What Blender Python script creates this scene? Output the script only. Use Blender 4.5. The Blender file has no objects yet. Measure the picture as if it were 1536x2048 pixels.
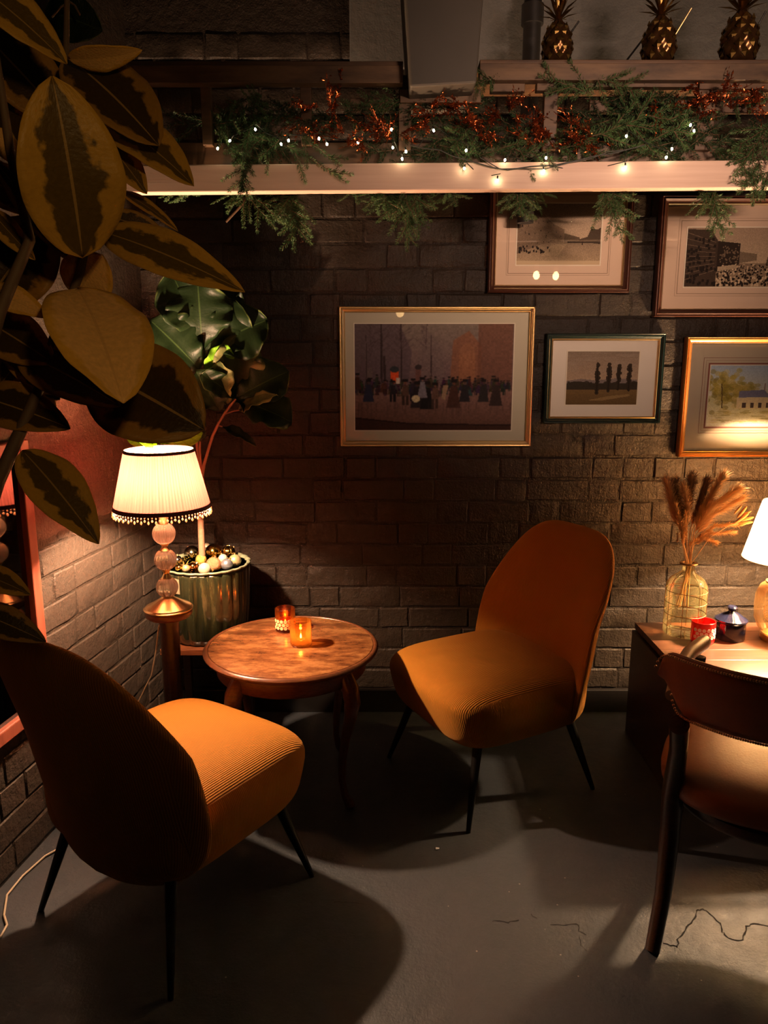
import bpy, math, random
import numpy as np
from mathutils import Vector, Matrix, noise as mnoise
R = math.radians
PI = math.pi
SC = bpy.context.scene
COL = SC.collection

# ------------------------------------------------------------------ camera, world, light, exposure
F = 1538.0; TH = R(11.8); CAMZ = 1.5
cam_d = bpy.data.cameras.new('camera'); cam = bpy.data.objects.new('camera', cam_d); COL.objects.link(cam)
cam.location = (0, 0, CAMZ); cam.rotation_euler = (PI/2 - TH, 0, 0)
cam_d.sensor_fit = 'VERTICAL'; cam_d.sensor_height = 24.0; cam_d.sensor_width = 18.0
cam_d.lens = F/2048*24.0; cam_d.clip_start = 0.02; cam_d.clip_end = 50
SC.camera = cam
w = bpy.data.worlds.new('world'); SC.world = w; w.use_nodes = True
w.node_tree.nodes['Background'].inputs[0].default_value = (1.0, 0.66, 0.42, 1)
w.node_tree.nodes['Background'].inputs[1].default_value = 0.0004
SC.view_settings.view_transform = 'Standard'; SC.view_settings.look = 'None'
SC.view_settings.gamma = 1.0; SC.view_settings.use_curve_mapping = False
SC.view_settings.exposure = 0.0
LAMP_L = 118.0      # watts of the beaded lamp
LAMP_R = 160.0      # watts of the cream lamp
SHELF_FILL_W = 7.0      # added strip fill behind the camera, aimed at the garland shelf

def light(name, kind, loc, watts, color, radius=0.03, target=None, cone=None, blend=0.5):
    d = bpy.data.lights.new(name, kind); d.energy = watts; d.color = color
    d.shadow_soft_size = radius
    o = bpy.data.objects.new(name, d); COL.objects.link(o); o.location = loc
    if target is not None:
        o.rotation_euler = (Vector(target)-Vector(loc)).to_track_quat('-Z', 'Y').to_euler()
    if cone: d.spot_size = R(cone); d.spot_blend = blend
    return o
def strip(name, loc, target, watts, color, sx, sy, spread):
    o = light(name, 'AREA', loc, watts, color, target=target); o.data.shape = 'RECTANGLE'; o.data.size = sx; o.data.size_y = sy; o.data.spread = R(spread); return o
strip('shelf_strip_fill', (1.05, -0.40, 1.92), (0.62, 2.45, 2.04), SHELF_FILL_W, (1.0, 0.64, 0.46), .8, .05, 40)  # added fill without a known source, brightens the beam and pictures
light('added_leaf_fill', 'SPOT', (0.12, 0.10, 1.78), 5.5, (1.0, 0.58, 0.22), 0.03, (-0.42, 1.0, 1.58), 66, 0.9)  # added fill near the camera, no fitting, brightens the foreground leaves

# ------------------------------------------------------------------ pixel -> world
def ray(px, py):
    u = (px-768)/F; v = (1024-py)/F
    return Vector((u, v*math.sin(TH)+math.cos(TH), v*math.cos(TH)-math.sin(TH)))
def at(px, py, Y):
    d = ray(px, py); return Vector((0, 0, CAMZ)) + d*(Y/d.y)
def atz(px, py, z):
    d = ray(px, py); return Vector((0, 0, CAMZ)) + d*((z-CAMZ)/d.z)
def pxm(Y, py=1024):   # metres per pixel at depth Y
    d = ray(768, py); return (Y/d.y)/F

# ------------------------------------------------------------------ object helpers
def tag(o, label=None, cat=None, group=None, kind=None):
    if label: o['label'] = label
    if cat: o['category'] = cat
    if group: o['group'] = group
    if kind: o['kind'] = kind
    return o
def empty(name, loc, label, cat, rz=0, group=None):
    o = bpy.data.objects.new(name, None); COL.objects.link(o); o.location = loc
    o.rotation_euler = (0, 0, rz); o.empty_display_size = 0.05
    return tag(o, label, cat, group)
class M:
    def __init__(s): s.v = []; s.f = []; s.uv = None
    def add(s, v, f):
        n = len(s.v); s.v.extend(tuple(p) for p in v); s.f.extend(tuple(i+n for i in q) for q in f)
        return s
    def box(s, c, d, taper=0, rot=None):
        x, y, z = d[0]/2, d[1]/2, d[2]/2; c = Vector(c)
        P = [Vector((i*x*(1-taper*(k < 0)), j*y*(1-taper*(k < 0)), k*z)) for k in (-1, 1) for j in (-1, 1) for i in (-1, 1)]
        if rot: P = [rot @ p for p in P]
        return s.add([p+c for p in P], [(0, 2, 3, 1), (4, 5, 7, 6), (0, 1, 5, 4), (2, 6, 7, 3), (0, 4, 6, 2), (1, 3, 7, 5)])
    def tube(s, pts, rad, seg=10, cap=True, flat=1.0):
        pts = [Vector(p) for p in pts]; n = len(pts)
        if not hasattr(rad, '__len__'): rad = [rad]*n
        V = []; Fc = []; pn = None
        for i, p in enumerate(pts):
            t = (pts[min(i+1, n-1)]-pts[max(i-1, 0)]).normalized()
            if pn is None:
                a = Vector((0, 0, 1)) if abs(t.z) < .9 else Vector((1, 0, 0))
                pn = (a - t*a.dot(t)).normalized()
            else:
                pn = (pn - t*pn.dot(t)).normalized()
            b = t.cross(pn)
            for k in range(seg):
                a = 2*PI*k/seg
                V.append(p + pn*math.cos(a)*rad[i] + b*math.sin(a)*rad[i]*flat)
        for i in range(n-1):
            for k in range(seg):
                k2 = (k+1) % seg
                Fc.append((i*seg+k, i*seg+k2, (i+1)*seg+k2, (i+1)*seg+k))
        if cap:
            Fc.append(tuple(range(seg))[::-1]); Fc.append(tuple((n-1)*seg+k for k in range(seg)))
        return s.add(V, Fc)
    def lathe(s, prof, seg=32, c=(0, 0, 0), mod=None, closed=False):
        V = []; Fc = []; n = len(prof)
        for (r, z) in prof:
            for k in range(seg):
                a = 2*PI*k/seg; rr = r*(mod(a, z) if mod else 1)
                V.append((c[0]+rr*math.cos(a), c[1]+rr*math.sin(a), c[2]+z))
        m = n if closed else n-1
        for i in range(m):
            j = (i+1) % n
            for k in range(seg):
                k2 = (k+1) % seg
                Fc.append((i*seg+k, i*seg+k2, j*seg+k2, j*seg+k))
        if not closed:
            if prof[0][0] > 1e-5: Fc.append(tuple(range(seg))[::-1])
            if prof[-1][0] > 1e-5: Fc.append(tuple((n-1)*seg+k for k in range(seg)))
        return s.add(V, Fc)
    def ball(s, c, r, seg=20, rings=12, mod=None, sc=(1, 1, 1), rot=None):
        V = []; Fc = []; c = Vector(c)
        for i in range(rings+1):
            b = -PI/2+PI*i/rings
            for k in range(seg):
                a = 2*PI*k/seg; rr = r*(mod(a, b) if mod else 1)
                p = Vector((rr*math.cos(b)*math.cos(a)*sc[0], rr*math.cos(b)*math.sin(a)*sc[1], rr*math.sin(b)*sc[2]))
                if rot: p = rot @ p
                V.append(p+c)
        for i in range(rings):
            for k in range(seg):
                k2 = (k+1) % seg
                Fc.append((i*seg+k, i*seg+k2, (i+1)*seg+k2, (i+1)*seg+k))
        return s.add(V, Fc)
    def grid(s, fn, nu, nv):
        V = [fn(i/nu, j/nv) for j in range(nv+1) for i in range(nu+1)]
        Fc = [(j*(nu+1)+i, j*(nu+1)+i+1, (j+1)*(nu+1)+i+1, (j+1)*(nu+1)+i) for j in range(nv) for i in range(nu)]
        return s.add(V, Fc)
    def mesh(s, name, smooth=True, off=None):
        me = bpy.data.meshes.new(name)
        v = s.v if off is None else [(p[0]-off[0], p[1]-off[1], p[2]-off[2]) for p in s.v]
        me.from_pydata(v, [], s.f); me.update()
        if smooth: me.polygons.foreach_set('use_smooth', [True]*len(me.polygons))
        return me
def mk(name, m, mat, parent=None, smooth=True, bevel=0, world=True, auto=True, label=None, kind=None):
    off = None
    if parent is not None and world:
        off = parent.location.copy(); q = parent.parent
        while q is not None: off = off+q.location; q = q.parent
    me = m.mesh(name, smooth, off) if isinstance(m, M) else m
    if mat and not me.materials: me.materials.append(mat)
    o = bpy.data.objects.new(name, me); COL.objects.link(o)
    if parent is not None: o.parent = parent
    if bevel:
        b = o.modifiers.new('bevel', 'BEVEL'); b.width = bevel; b.segments = 2; b.limit_method = 'ANGLE'; b.angle_limit = R(40)
        b.harden_normals = False
    if smooth and auto:
        try: me.set_sharp_from_angle(angle=R(42))
        except Exception: pass
    tag(o, label, None, None, kind)
    return o

# ------------------------------------------------------------------ materials
class NT:
    def __init__(s, name):
        s.m = bpy.data.materials.new(name); s.m.use_nodes = True
        s.t = s.m.node_tree; s.t.nodes.clear()
        s.out = s.n('ShaderNodeOutputMaterial')
    def n(s, typ, **kw):
        nd = s.t.nodes.new(typ)
        for k, v in kw.items():
            if k.startswith('i_'): nd.inputs[k[2:].replace('_', ' ')].default_value = v
            else: setattr(nd, k, v)
        return nd
    def l(s, a, b): s.t.links.new(a, b)
    def math(s, op, a, b=None, c=None, clamp=False):
        nd = s.n('ShaderNodeMath'); nd.operation = op; nd.use_clamp = clamp
        for i, x in enumerate((a, b, c)):
            if x is None: continue
            if hasattr(x, 'is_output'): s.l(x, nd.inputs[i])
            else: nd.inputs[i].default_value = x
        return nd.outputs[0]
    def mix(s, fac, a, b):
        nd = s.n('ShaderNodeMix'); nd.data_type = 'RGBA'
        for x, i in ((fac, 0), (a, 6), (b, 7)):
            if hasattr(x, 'is_output'): s.l(x, nd.inputs[i])
            elif i == 0: nd.inputs[0].default_value = x
            else: nd.inputs[i].default_value = (*x, 1)
        return nd.outputs[2]
    def noise(s, scale, detail=3, rough=.55, vec=None, dim=None):
        nd = s.n('ShaderNodeTexNoise'); nd.inputs['Scale'].default_value = scale
        nd.inputs['Detail'].default_value = detail; nd.inputs['Roughness'].default_value = rough
        if vec is not None: s.l(vec, nd.inputs['Vector'])
        return nd.outputs['Fac']
    def coord(s, kind='Object'): return s.n('ShaderNodeTexCoord').outputs[kind]
    def ramp(s, fac, stops):
        nd = s.n('ShaderNodeValToRGB'); s.l(fac, nd.inputs[0]); e = nd.color_ramp.elements
        while len(e) < len(stops): e.new(0.5)
        for i, (p, c) in enumerate(stops): e[i].position = p; e[i].color = (*c, 1) if len(c) == 3 else c
        return nd.outputs[0]
    def bump(s, h, strength=.3, dist=.01, nrm=None):
        nd = s.n('ShaderNodeBump'); nd.inputs['Strength'].default_value = strength; nd.inputs['Distance'].default_value = dist
        s.l(h, nd.inputs['Height'])
        if nrm is not None: s.l(nrm, nd.inputs['Normal'])
        return nd.outputs[0]
    def bsdf(s, color=None, rough=.5, metal=0, spec=.5, normal=None, **kw):
        nd = s.n('ShaderNodeBsdfPrincipled')
        for key, x in (('Base Color', color), ('Roughness', rough), ('Metallic', metal), ('Specular IOR Level', spec), ('Normal', normal)):
            if x is None: continue
            if hasattr(x, 'is_output'): s.l(x, nd.inputs[key])
            else: nd.inputs[key].default_value = (*x, 1) if key == 'Base Color' else x
        for k, v in kw.items(): nd.inputs[k.replace('_', ' ')].default_value = v
        return nd.outputs[0]
    def done(s, sh): s.l(sh, s.out.inputs[0]); return s.m
def plain(name, color, rough=.5, metal=0, spec=.5, bump=0, bscale=60, var=0, **kw):
    t = NT(name); c = color; nrm = None
    if var:
        nz = t.noise(bscale*.35, 4, vec=t.coord())
        c = t.mix(nz, tuple(x*(1-var) for x in color), tuple(min(1, x*(1+var)) for x in color))
    if bump: nrm = t.bump(t.noise(bscale, 4, vec=t.coord()), bump, .004)
    return t.done(t.bsdf(c, rough, metal, spec, nrm, **kw))
def emit(name, color, strength):
    t = NT(name); e = t.n('ShaderNodeEmission'); e.inputs[0].default_value = (*color, 1); e.inputs[1].default_value = strength
    return t.done(e.outputs[0])
def thin_glass(name, tint=(1, 1, 1), rough=.02, refl=1.0, ior=1.5, haze=0, hc=(1, .6, .3)):
    t = NT(name); tr = t.n('ShaderNodeBsdfTransparent'); tr.inputs[0].default_value = (*tint, 1)
    g = t.n('ShaderNodeBsdfGlossy'); g.inputs['Roughness'].default_value = rough
    fr = t.n('ShaderNodeFresnel'); fr.inputs[0].default_value = ior
    mx = t.n('ShaderNodeMixShader'); t.l(t.math('MULTIPLY', fr.outputs[0], refl, clamp=True), mx.inputs[0])
    t.l(tr.outputs[0], mx.inputs[1]); t.l(g.outputs[0], mx.inputs[2])
    if haze:
        d = t.n('ShaderNodeBsdfTranslucent'); d.inputs[0].default_value = (*hc, 1); d2 = t.n('ShaderNodeMixShader'); d2.inputs[0].default_value = haze
        t.l(mx.outputs[0], d2.inputs[1]); t.l(d.outputs[0], d2.inputs[2]); return t.done(d2.outputs[0])
    return t.done(mx.outputs[0])
def wood(name, dark, light_, scale=(6, 60, 60), rough=.35, ns=3.0, bump=.15):
    t = NT(name); mp = t.n('ShaderNodeMapping'); t.l(t.coord(), mp.inputs[0]); mp.inputs['Scale'].default_value = scale
    n1 = t.noise(ns, 6, .6, mp.outputs[0])
    c = t.ramp(n1, [(.3, dark), (.7, light_)])
    return t.done(t.bsdf(c, rough, normal=t.bump(n1, bump, .002)))

def paint_wall(name, c1, c2, bs=1.0, rough=.38):
    t = NT(name); co = t.coord('Object'); gm = t.n('ShaderNodeNewGeometry').outputs['Position']
    big = t.noise(2.3, 5, .6, gm); mid = t.noise(22, 5, .65, gm); fine = t.noise(140, 4, .6, gm)
    mp = t.n('ShaderNodeMapping'); t.l(gm, mp.inputs[0]); mp.inputs['Scale'].default_value = (14, 14, 2.2)
    drip = t.noise(3.0, 4, .6, mp.outputs[0])
    c = t.mix(big, c1, c2)
    c = t.mix(t.math('MULTIPLY', mid, .5), c, tuple(x*.55 for x in c1))
    h = t.math('ADD', t.math('MULTIPLY', mid, 1.0), t.math('MULTIPLY', fine, .28))
    vo = t.n('ShaderNodeTexVoronoi'); vo.inputs['Scale'].default_value = 60; t.l(gm, vo.inputs['Vector'])
    pit = t.math('LESS_THAN', vo.outputs['Distance'], .12)
    h = t.math('ADD', h, t.math('MULTIPLY', pit, .35))
    h = t.math('ADD', h, t.math('MULTIPLY', drip, .35))
    r = t.math('ADD', t.math('MULTIPLY', mid, .25), rough-.1)
    return t.done(t.bsdf(c, r, spec=.16, normal=t.bump(h, .7*bs, .012)))
m_wall = paint_wall('dark_painted_brick', (.023, .0165, .012), (.036, .027, .0205))
m_mortar = paint_wall('dark_painted_mortar', (.016, .011, .008), (.024, .017, .0125), 1.3, .42)
m_wall_l = paint_wall('lamplit_painted_brick', (.048, .036, .028), (.075, .058, .046))  # same wall paint lightened for the left wall: lamp pool put into the colour
m_mortar_l = paint_wall('lamplit_painted_mortar', (.036, .027, .020), (.052, .040, .031), 1.3, .42)
m_plaster = paint_wall('painted_render', (.12, .078, .064), (.17, .118, .098), 1.2, .42)
m_greywall = paint_wall('grey_plaster', (.09, .088, .084), (.14, .135, .13), .4, .6)
m_ceiling = plain('dark_ceiling_paint', (.02, .017, .014), .8)

# floor: grey painted concrete, patchy and scuffed
t = NT('painted_concrete'); gm = t.n('ShaderNodeNewGeometry').outputs['Position']
n1 = t.noise(1.7, 6, .62, gm); n2 = t.noise(18, 6, .7, gm); n3 = t.noise(120, 3, .6, gm)
c = t.mix(n1, (.028, .033, .040), (.054, .062, .076))
c = t.mix(t.math('MULTIPLY', n2, .45), c, (.020, .020, .021))
vo = t.n('ShaderNodeTexVoronoi'); vo.inputs['Scale'].default_value = 14; t.l(gm, vo.inputs['Vector'])
speck = t.math('LESS_THAN', vo.outputs['Distance'], .035)
c = t.mix(t.math('MULTIPLY', speck, .6), c, (.35, .32, .28))
h = t.math('ADD', n2, t.math('MULTIPLY', n3, .18)); h = t.math('ADD', h, t.math('MULTIPLY', n1, 1.5))
m_floor = t.done(t.bsdf(c, t.math('ADD', t.math('MULTIPLY', n2, .3), .38), normal=t.bump(h, .35, .01)))
m_crack = plain('crack_shadowed_concrete', (.006, .005, .005), .9)

# corduroy
def corduroy(name):
    t = NT(name); co = t.coord('Object'); nm = t.coord('Normal')
    sx = t.n('ShaderNodeSeparateXYZ'); t.l(co, sx.inputs[0]); sn = t.n('ShaderNodeSeparateXYZ'); t.l(nm, sn.inputs[0])
    side = t.math('GREATER_THAN', t.math('ABSOLUTE', sn.outputs[0]), .72)
    d = t.math('ADD', t.math('MULTIPLY', sx.outputs[1], side), t.math('MULTIPLY', sx.outputs[0], t.math('SUBTRACT', 1.0, side)))
    wv = t.math('SINE', t.math('MULTIPLY', d, 2*PI/.0052))
    wv = t.math('MULTIPLY', t.math('ADD', wv, 1.0), .5)
    nz = t.noise(7, 4, .6, co); nf = t.noise(240, 2, .5, co)
    c = t.mix(nz, (.30, .118, .011), (.35, .150, .016))
    c = t.mix(t.math('MULTIPLY', t.math('SUBTRACT', 1.0, wv), .55), c, (.25, .075, .006))
    h = t.math('ADD', t.math('MULTIPLY', wv, 1.0), t.math('MULTIPLY', nf, .3))
    return t.done(t.bsdf(c, .85, spec=.15, normal=t.bump(h, .6, .0016), Sheen_Weight=.35, Sheen_Roughness=.45, Sheen_Tint=(1.0, .5, .15, 1)))
m_cord = corduroy('mustard_corduroy')
m_blackmetal = plain('black_metal', (.012, .011, .010), .4, .6)
m_darkwood = wood('dark_wood', (.02, .009, .004), (.055, .022, .01), rough=.3)
m_legwood = wood('reddish_wood', (.07, .022, .009), (.16, .055, .02), rough=.28)
m_brass = plain('aged_brass', (.75, .50, .24), .28, 1.0, var=.15, bscale=30)
m_gold = plain('gilt_moulding', (.72, .52, .26), .35, 1.0, var=.15, bscale=40)
m_palegold = plain('champagne_gilt', (.80, .66, .42), .33, 1.0, var=.12, bscale=40)
m_blacklac = plain('black_green_lacquer', (.008, .018, .016), .25)
m_mahog = plain('mahogany_moulding', (.045, .015, .009), .28, var=.3, bscale=30)
m_orangewood = plain('orange_gilt_moulding', (.60, .28, .08), .35, .75, var=.2, bscale=30)
m_matcream = plain('cream_mount_board', (.60, .50, .36), .9)
m_matpink = plain('peach_mount_board', (.72, .54, .40), .9)
m_matgrey = plain('sage_mount_board', (.62, .56, .42), .9)
m_matwhite = plain('white_mount_board', (.80, .72, .62), .9)
m_line = plain('mount_line_ink', (.32, .22, .14), .9)
m_glasspane = thin_glass('picture_glass', (1, 1, 1), .015, 1.0)
# burl veneer
t = NT('burl_veneer'); co = t.coord()
dst = t.noise(5, 4, .6, co); mp = t.n('ShaderNodeMapping'); t.l(co, mp.inputs[0]); mp.inputs['Scale'].default_value = (4, 9, 3)
n1 = t.noise(2.2, 8, .72, mp.outputs[0]); n2 = t.noise(34, 5, .6, co)
c = t.ramp(t.math('ADD', t.math('MULTIPLY', n1, .9), t.math('MULTIPLY', n2, .10)), [(.36, (.065, .020, .008)), (.5, (.18, .068, .022)), (.62, (.32, .145, .050))])
m_burl = t.done(t.bsdf(c, .26, normal=t.bump(n2, .08, .002)))
# lamp shades
def shade_mat(name, c_d, c_t, tfac, streak=0):
    t = NT(name); d = t.n('ShaderNodeBsdfDiffuse'); tr = t.n('ShaderNodeBsdfTranslucent')
    if streak:
        co = t.coord(); g = t.n('ShaderNodeSeparateXYZ'); t.l(co, g.inputs[0])
        ang = t.math('ARCTAN2', g.outputs[1], g.outputs[0])
        cb = t.n('ShaderNodeCombineXYZ'); t.l(t.math('MULTIPLY', ang, 14.0), cb.inputs[0]); t.l(t.math('MULTIPLY', g.outputs[2], 3.0), cb.inputs[2])
        nz = t.noise(2.2, 5, .7, cb.outputs[0])
        pl = t.math('MULTIPLY', t.math('ADD', t.math('SINE', t.math('MULTIPLY', ang, 90.0)), 1.0), .5)
        k = t.math('MULTIPLY', t.math('ADD', nz, t.math('MULTIPLY', pl, .35)), .9, clamp=True)
        c = t.mix(k, tuple(x*.35 for x in c_t), c_t); t.l(c, tr.inputs[0]); t.l(t.mix(k, tuple(x*.5 for x in c_d), c_d), d.inputs[0])
    else:
        tr.inputs[0].default_value = (*c_t, 1); d.inputs[0].default_value = (*c_d, 1)
    mx = t.n('ShaderNodeMixShader'); mx.inputs[0].default_value = tfac
    t.l(d.outputs[0], mx.inputs[1]); t.l(tr.outputs[0], mx.inputs[2]); return t.done(mx.outputs[0])
m_shadeL = shade_mat('pleated_peach_fabric', (.75, .42, .30), (.38, .085, .066), .18, 1)
m_shadeR = shade_mat('cream_linen', (.8, .7, .5), (.78, .54, .31), .33)
m_trim = plain('maroon_braid', (.05, .008, .008), .8)
t = NT('crystal_glass'); g = t.n('ShaderNodeBsdfGlass'); g.inputs['Roughness'].default_value = .03; g.inputs['IOR'].default_value = 1.45
df = t.n('ShaderNodeBsdfDiffuse'); df.inputs[0].default_value = (.8, .7, .62, 1); mx = t.n('ShaderNodeMixShader'); mx.inputs[0].default_value = .22
t.l(g.outputs[0], mx.inputs[1]); t.l(df.outputs[0], mx.inputs[2]); m_crystal = t.done(mx.outputs[0])
t = NT('clear_beads'); g = t.n('ShaderNodeBsdfGlossy'); g.inputs['Roughness'].default_value = .12
df = t.n('ShaderNodeBsdfTranslucent'); df.inputs[0].default_value = (.95, .6, .42, 1); d2 = t.n('ShaderNodeBsdfDiffuse'); d2.inputs[0].default_value = (.9, .6, .45, 1)
mx = t.n('ShaderNodeMixShader'); mx.inputs[0].default_value = .5; t.l(df.outputs[0], mx.inputs[1]); t.l(d2.outputs[0], mx.inputs[2])
mx2 = t.n('ShaderNodeMixShader'); mx2.inputs[0].default_value = .2; t.l(mx.outputs[0], mx2.inputs[1]); t.l(g.outputs[0], mx2.inputs[2]); m_bead = t.done(mx2.outputs[0])
m_bulb = emit('lit_bulb', (1.0, .78, .5), 14)
m_fairy = emit('fairy_light_glow', (1.0, .80, .48), 75)
m_flame = emit('candle_flame', (1.0, .62, .25), 30)
# leaves
def leaf_mat(name, dark, margin, thr=.55, noise_amt=.9, rough=.42, transl=.18, rib=(.4, .25, .08), ribw=.03, veins=0):
    t = NT(name); uv = t.n('ShaderNodeUVMap'); uv.uv_map = 'leaf'; s = t.n('ShaderNodeSeparateXYZ'); t.l(uv.outputs[0], s.inputs[0])
    rnd = t.n('ShaderNodeObjectInfo').outputs['Random']
    a = t.math('ABSOLUTE', t.math('MULTIPLY', t.math('SUBTRACT', s.outputs[0], .5), 2.0))
    mp = t.n('ShaderNodeMapping'); t.l(uv.outputs[0], mp.inputs[0]); mp.inputs['Scale'].default_value = (2.4, 4.2, 1)
    cb = t.n('ShaderNodeCombineXYZ'); t.l(t.math('MULTIPLY', rnd, 60.0), cb.inputs[0]); t.l(t.math('MULTIPLY', rnd, 33.0), cb.inputs[1]); t.l(cb.outputs[0], mp.inputs['Location'])
    nz = t.noise(1.6, 4, .5, mp.outputs[0]); nz2 = t.noise(7, 3, .5, mp.outputs[0])
    e = t.math('ADD', a, t.math('MULTIPLY', t.math('SUBTRACT', nz, .5), noise_amt*2))
    tipk = t.math('MULTIPLY', t.math('POWER', s.outputs[1], 4.0), .25)
    e = t.math('ADD', e, tipk)
    fac = t.math('MULTIPLY', t.math('SUBTRACT', e, thr), 9.0, clamp=True)
    dk = t.mix(nz2, tuple(x*.75 for x in dark), tuple(x*1.35 for x in dark))
    mg = t.mix(nz2, tuple(x*.7 for x in margin), margin)
    c = t.mix(fac, dk, mg)
    ribf = t.math('LESS_THAN', a, ribw)
    c = t.mix(t.math('MULTIPLY', ribf, .7), c, rib)
    h = t.math('ADD', t.math('MULTIPLY', nz2, .6), t.math('MULTIPLY', ribf, -.5))
    if veins:
        vv = t.math('SINE', t.math('MULTIPLY', t.math('SUBTRACT', s.outputs[1], t.math('MULTIPLY', a, .22)), 2*PI*veins))
        vl = t.math('GREATER_THAN', vv, .93)
        c = t.mix(t.math('MULTIPLY', vl, .5), c, rib); h = t.math('ADD', h, t.math('MULTIPLY', vv, .25))
    p = t.bsdf(c, rough, spec=.2, normal=t.bump(h, .35, .004))
    tr = t.n('ShaderNodeBsdfTranslucent'); t.l(c, tr.inputs[0]); mx = t.n('ShaderNodeMixShader'); mx.inputs[0].default_value = transl
    t.l(p, mx.inputs[1]); t.l(tr.outputs[0], mx.inputs[2]); return t.done(mx.outputs[0])
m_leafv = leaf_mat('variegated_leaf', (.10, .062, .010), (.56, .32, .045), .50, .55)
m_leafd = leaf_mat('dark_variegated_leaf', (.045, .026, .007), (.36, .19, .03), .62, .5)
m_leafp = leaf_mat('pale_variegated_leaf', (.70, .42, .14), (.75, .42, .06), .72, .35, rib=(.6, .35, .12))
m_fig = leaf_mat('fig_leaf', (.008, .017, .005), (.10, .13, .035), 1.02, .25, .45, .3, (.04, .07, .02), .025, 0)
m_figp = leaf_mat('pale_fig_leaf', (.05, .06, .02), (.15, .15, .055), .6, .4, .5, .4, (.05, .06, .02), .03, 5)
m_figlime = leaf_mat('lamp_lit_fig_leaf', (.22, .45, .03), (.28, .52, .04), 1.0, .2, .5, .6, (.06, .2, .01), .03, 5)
m_stem = plain('plant_stem', (.10, .06, .03), .7, bump=.3)
m_trunk = plain('fig_bark', (.20, .105, .06), .75, bump=.6, bscale=90, var=.25)
m_fir = plain('fir_needles', (.062, .120, .040), .55, spec=.3)
m_firdark = plain('dark_fir_needles', (.022, .048, .017), .55, spec=.3)
m_twig = plain('fir_twig', (.10, .055, .028), .8)
m_copper = plain('copper_foil_leaf', (.36, .085, .025), .3, .9)
m_cable = plain('green_black_cable', (.010, .013, .009), .5)
m_cream_cord = plain('cream_cord', (.55, .42, .28), .5)
m_plank = wood('pale_planed_timber', (.60, .40, .30), (.72, .52, .41), (1.2, 30, 30), .55, 2.0, .08)
m_oldwood = wood('weathered_timber', (.045, .022, .010), (.17, .095, .045), (3, 14, 14), .5, 2.2, .25)
m_olddark = wood('stained_timber', (.05, .024, .012), (.14, .07, .03), (3, 20, 20), .5, 2.2, .25)
m_duct = plain('grey_painted_duct', (.085, .073, .058), .55, .0, bump=.2, bscale=12, var=.25)
m_pipe = plain('black_pipe', (.010, .008, .007), .5)
# pot glaze
t = NT('olive_glaze'); mp = t.n('ShaderNodeMapping'); t.l(t.coord(), mp.inputs[0]); mp.inputs['Scale'].default_value = (22, 22, 3)
n1 = t.noise(1.6, 6, .7, mp.outputs[0]); c = t.ramp(n1, [(.38, (.008, .010, .005)), (.58, (.024, .026, .011)), (.80, (.12, .095, .045))])
m_pot = t.done(t.bsdf(c, .16, normal=t.bump(n1, .1, .003), Coat_Weight=.5, Coat_Roughness=.08))
m_potrim = plain('worn_green_glaze_rim', (.15, .17, .11), .35, var=.35, bscale=60)
m_soil = plain('potting_soil', (.03, .02, .012), .95, bump=.8)
m_leather = plain('tan_leather', (.27, .092, .032), .42, var=.12, bump=.15, bscale=180)
m_leatherd = plain('brown_leather', (.30, .10, .038), .5, var=.12, bump=.15, bscale=180)
m_armwood = plain('taupe_leather_arm', (.38, .25, .16), .38)
m_stud = plain('brass_stud', (.55, .32, .18), .3, 1.0)
m_navy = plain('navy_glazed_ceramic', (.008, .009, .022), .12)
m_red = plain('red_glass', (.75, .012, .010), .12, Transmission_Weight=.15)
m_dot = plain('frosted_dots', (.85, .55, .50), .5)
m_amberdot = plain('etched_dots', (.95, .62, .30), .5)
m_amber = thin_glass('amber_glass', (1.0, .76, .40), .04, 1.0, haze=.10, hc=(1, .42, .10))
m_orange = thin_glass('orange_frost_glass', (.95, .42, .12), .2, 1.0)
m_bottle = thin_glass('yellow_green_bottle_glass', (.97, .93, .74), .03, .9, haze=.05, hc=(.9, .8, .4))
m_lampglass = thin_glass('smoky_amber_lamp_glass', (.99, .88, .70), .03, .7, haze=.12, hc=(1, .62, .28))
m_bronze = plain('bronze_wire', (.28, .15, .06), .4, .6)
m_pampas = plain('dried_grass', (.72, .47, .25), .9)
m_pampasd = plain('brown_dried_grass', (.34, .18, .075), .9)
m_pampasl = plain('blond_dried_grass', (.78, .50, .24), .9)
m_seed = plain('dried_seed_head', (.50, .25, .08), .8, bump=.4, bscale=120)
m_pine = plain('antique_gold', (.50, .30, .09), .3, 1.0, var=.3)
m_pinedark = plain('dark_tinted_gold', (.12, .055, .02), .25, .8)
m_tray = wood('walnut_boards', (.05, .017, .009), (.115, .044, .021), (3, 22, 22), .32, 2.4, .08)
m_mirror = plain('mirror_glass', (.10, .09, .085), .04, 1.0)
m_redwood = wood('red_stained_wood', (.20, .05, .028), (.30, .085, .05), (20, 20, 2), .4)
m_wax = plain('red_wax', (.7, .06, .03), .5)
m_alu = plain('tealight_cup', (.8, .6, .4), .25, 1.0)

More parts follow.
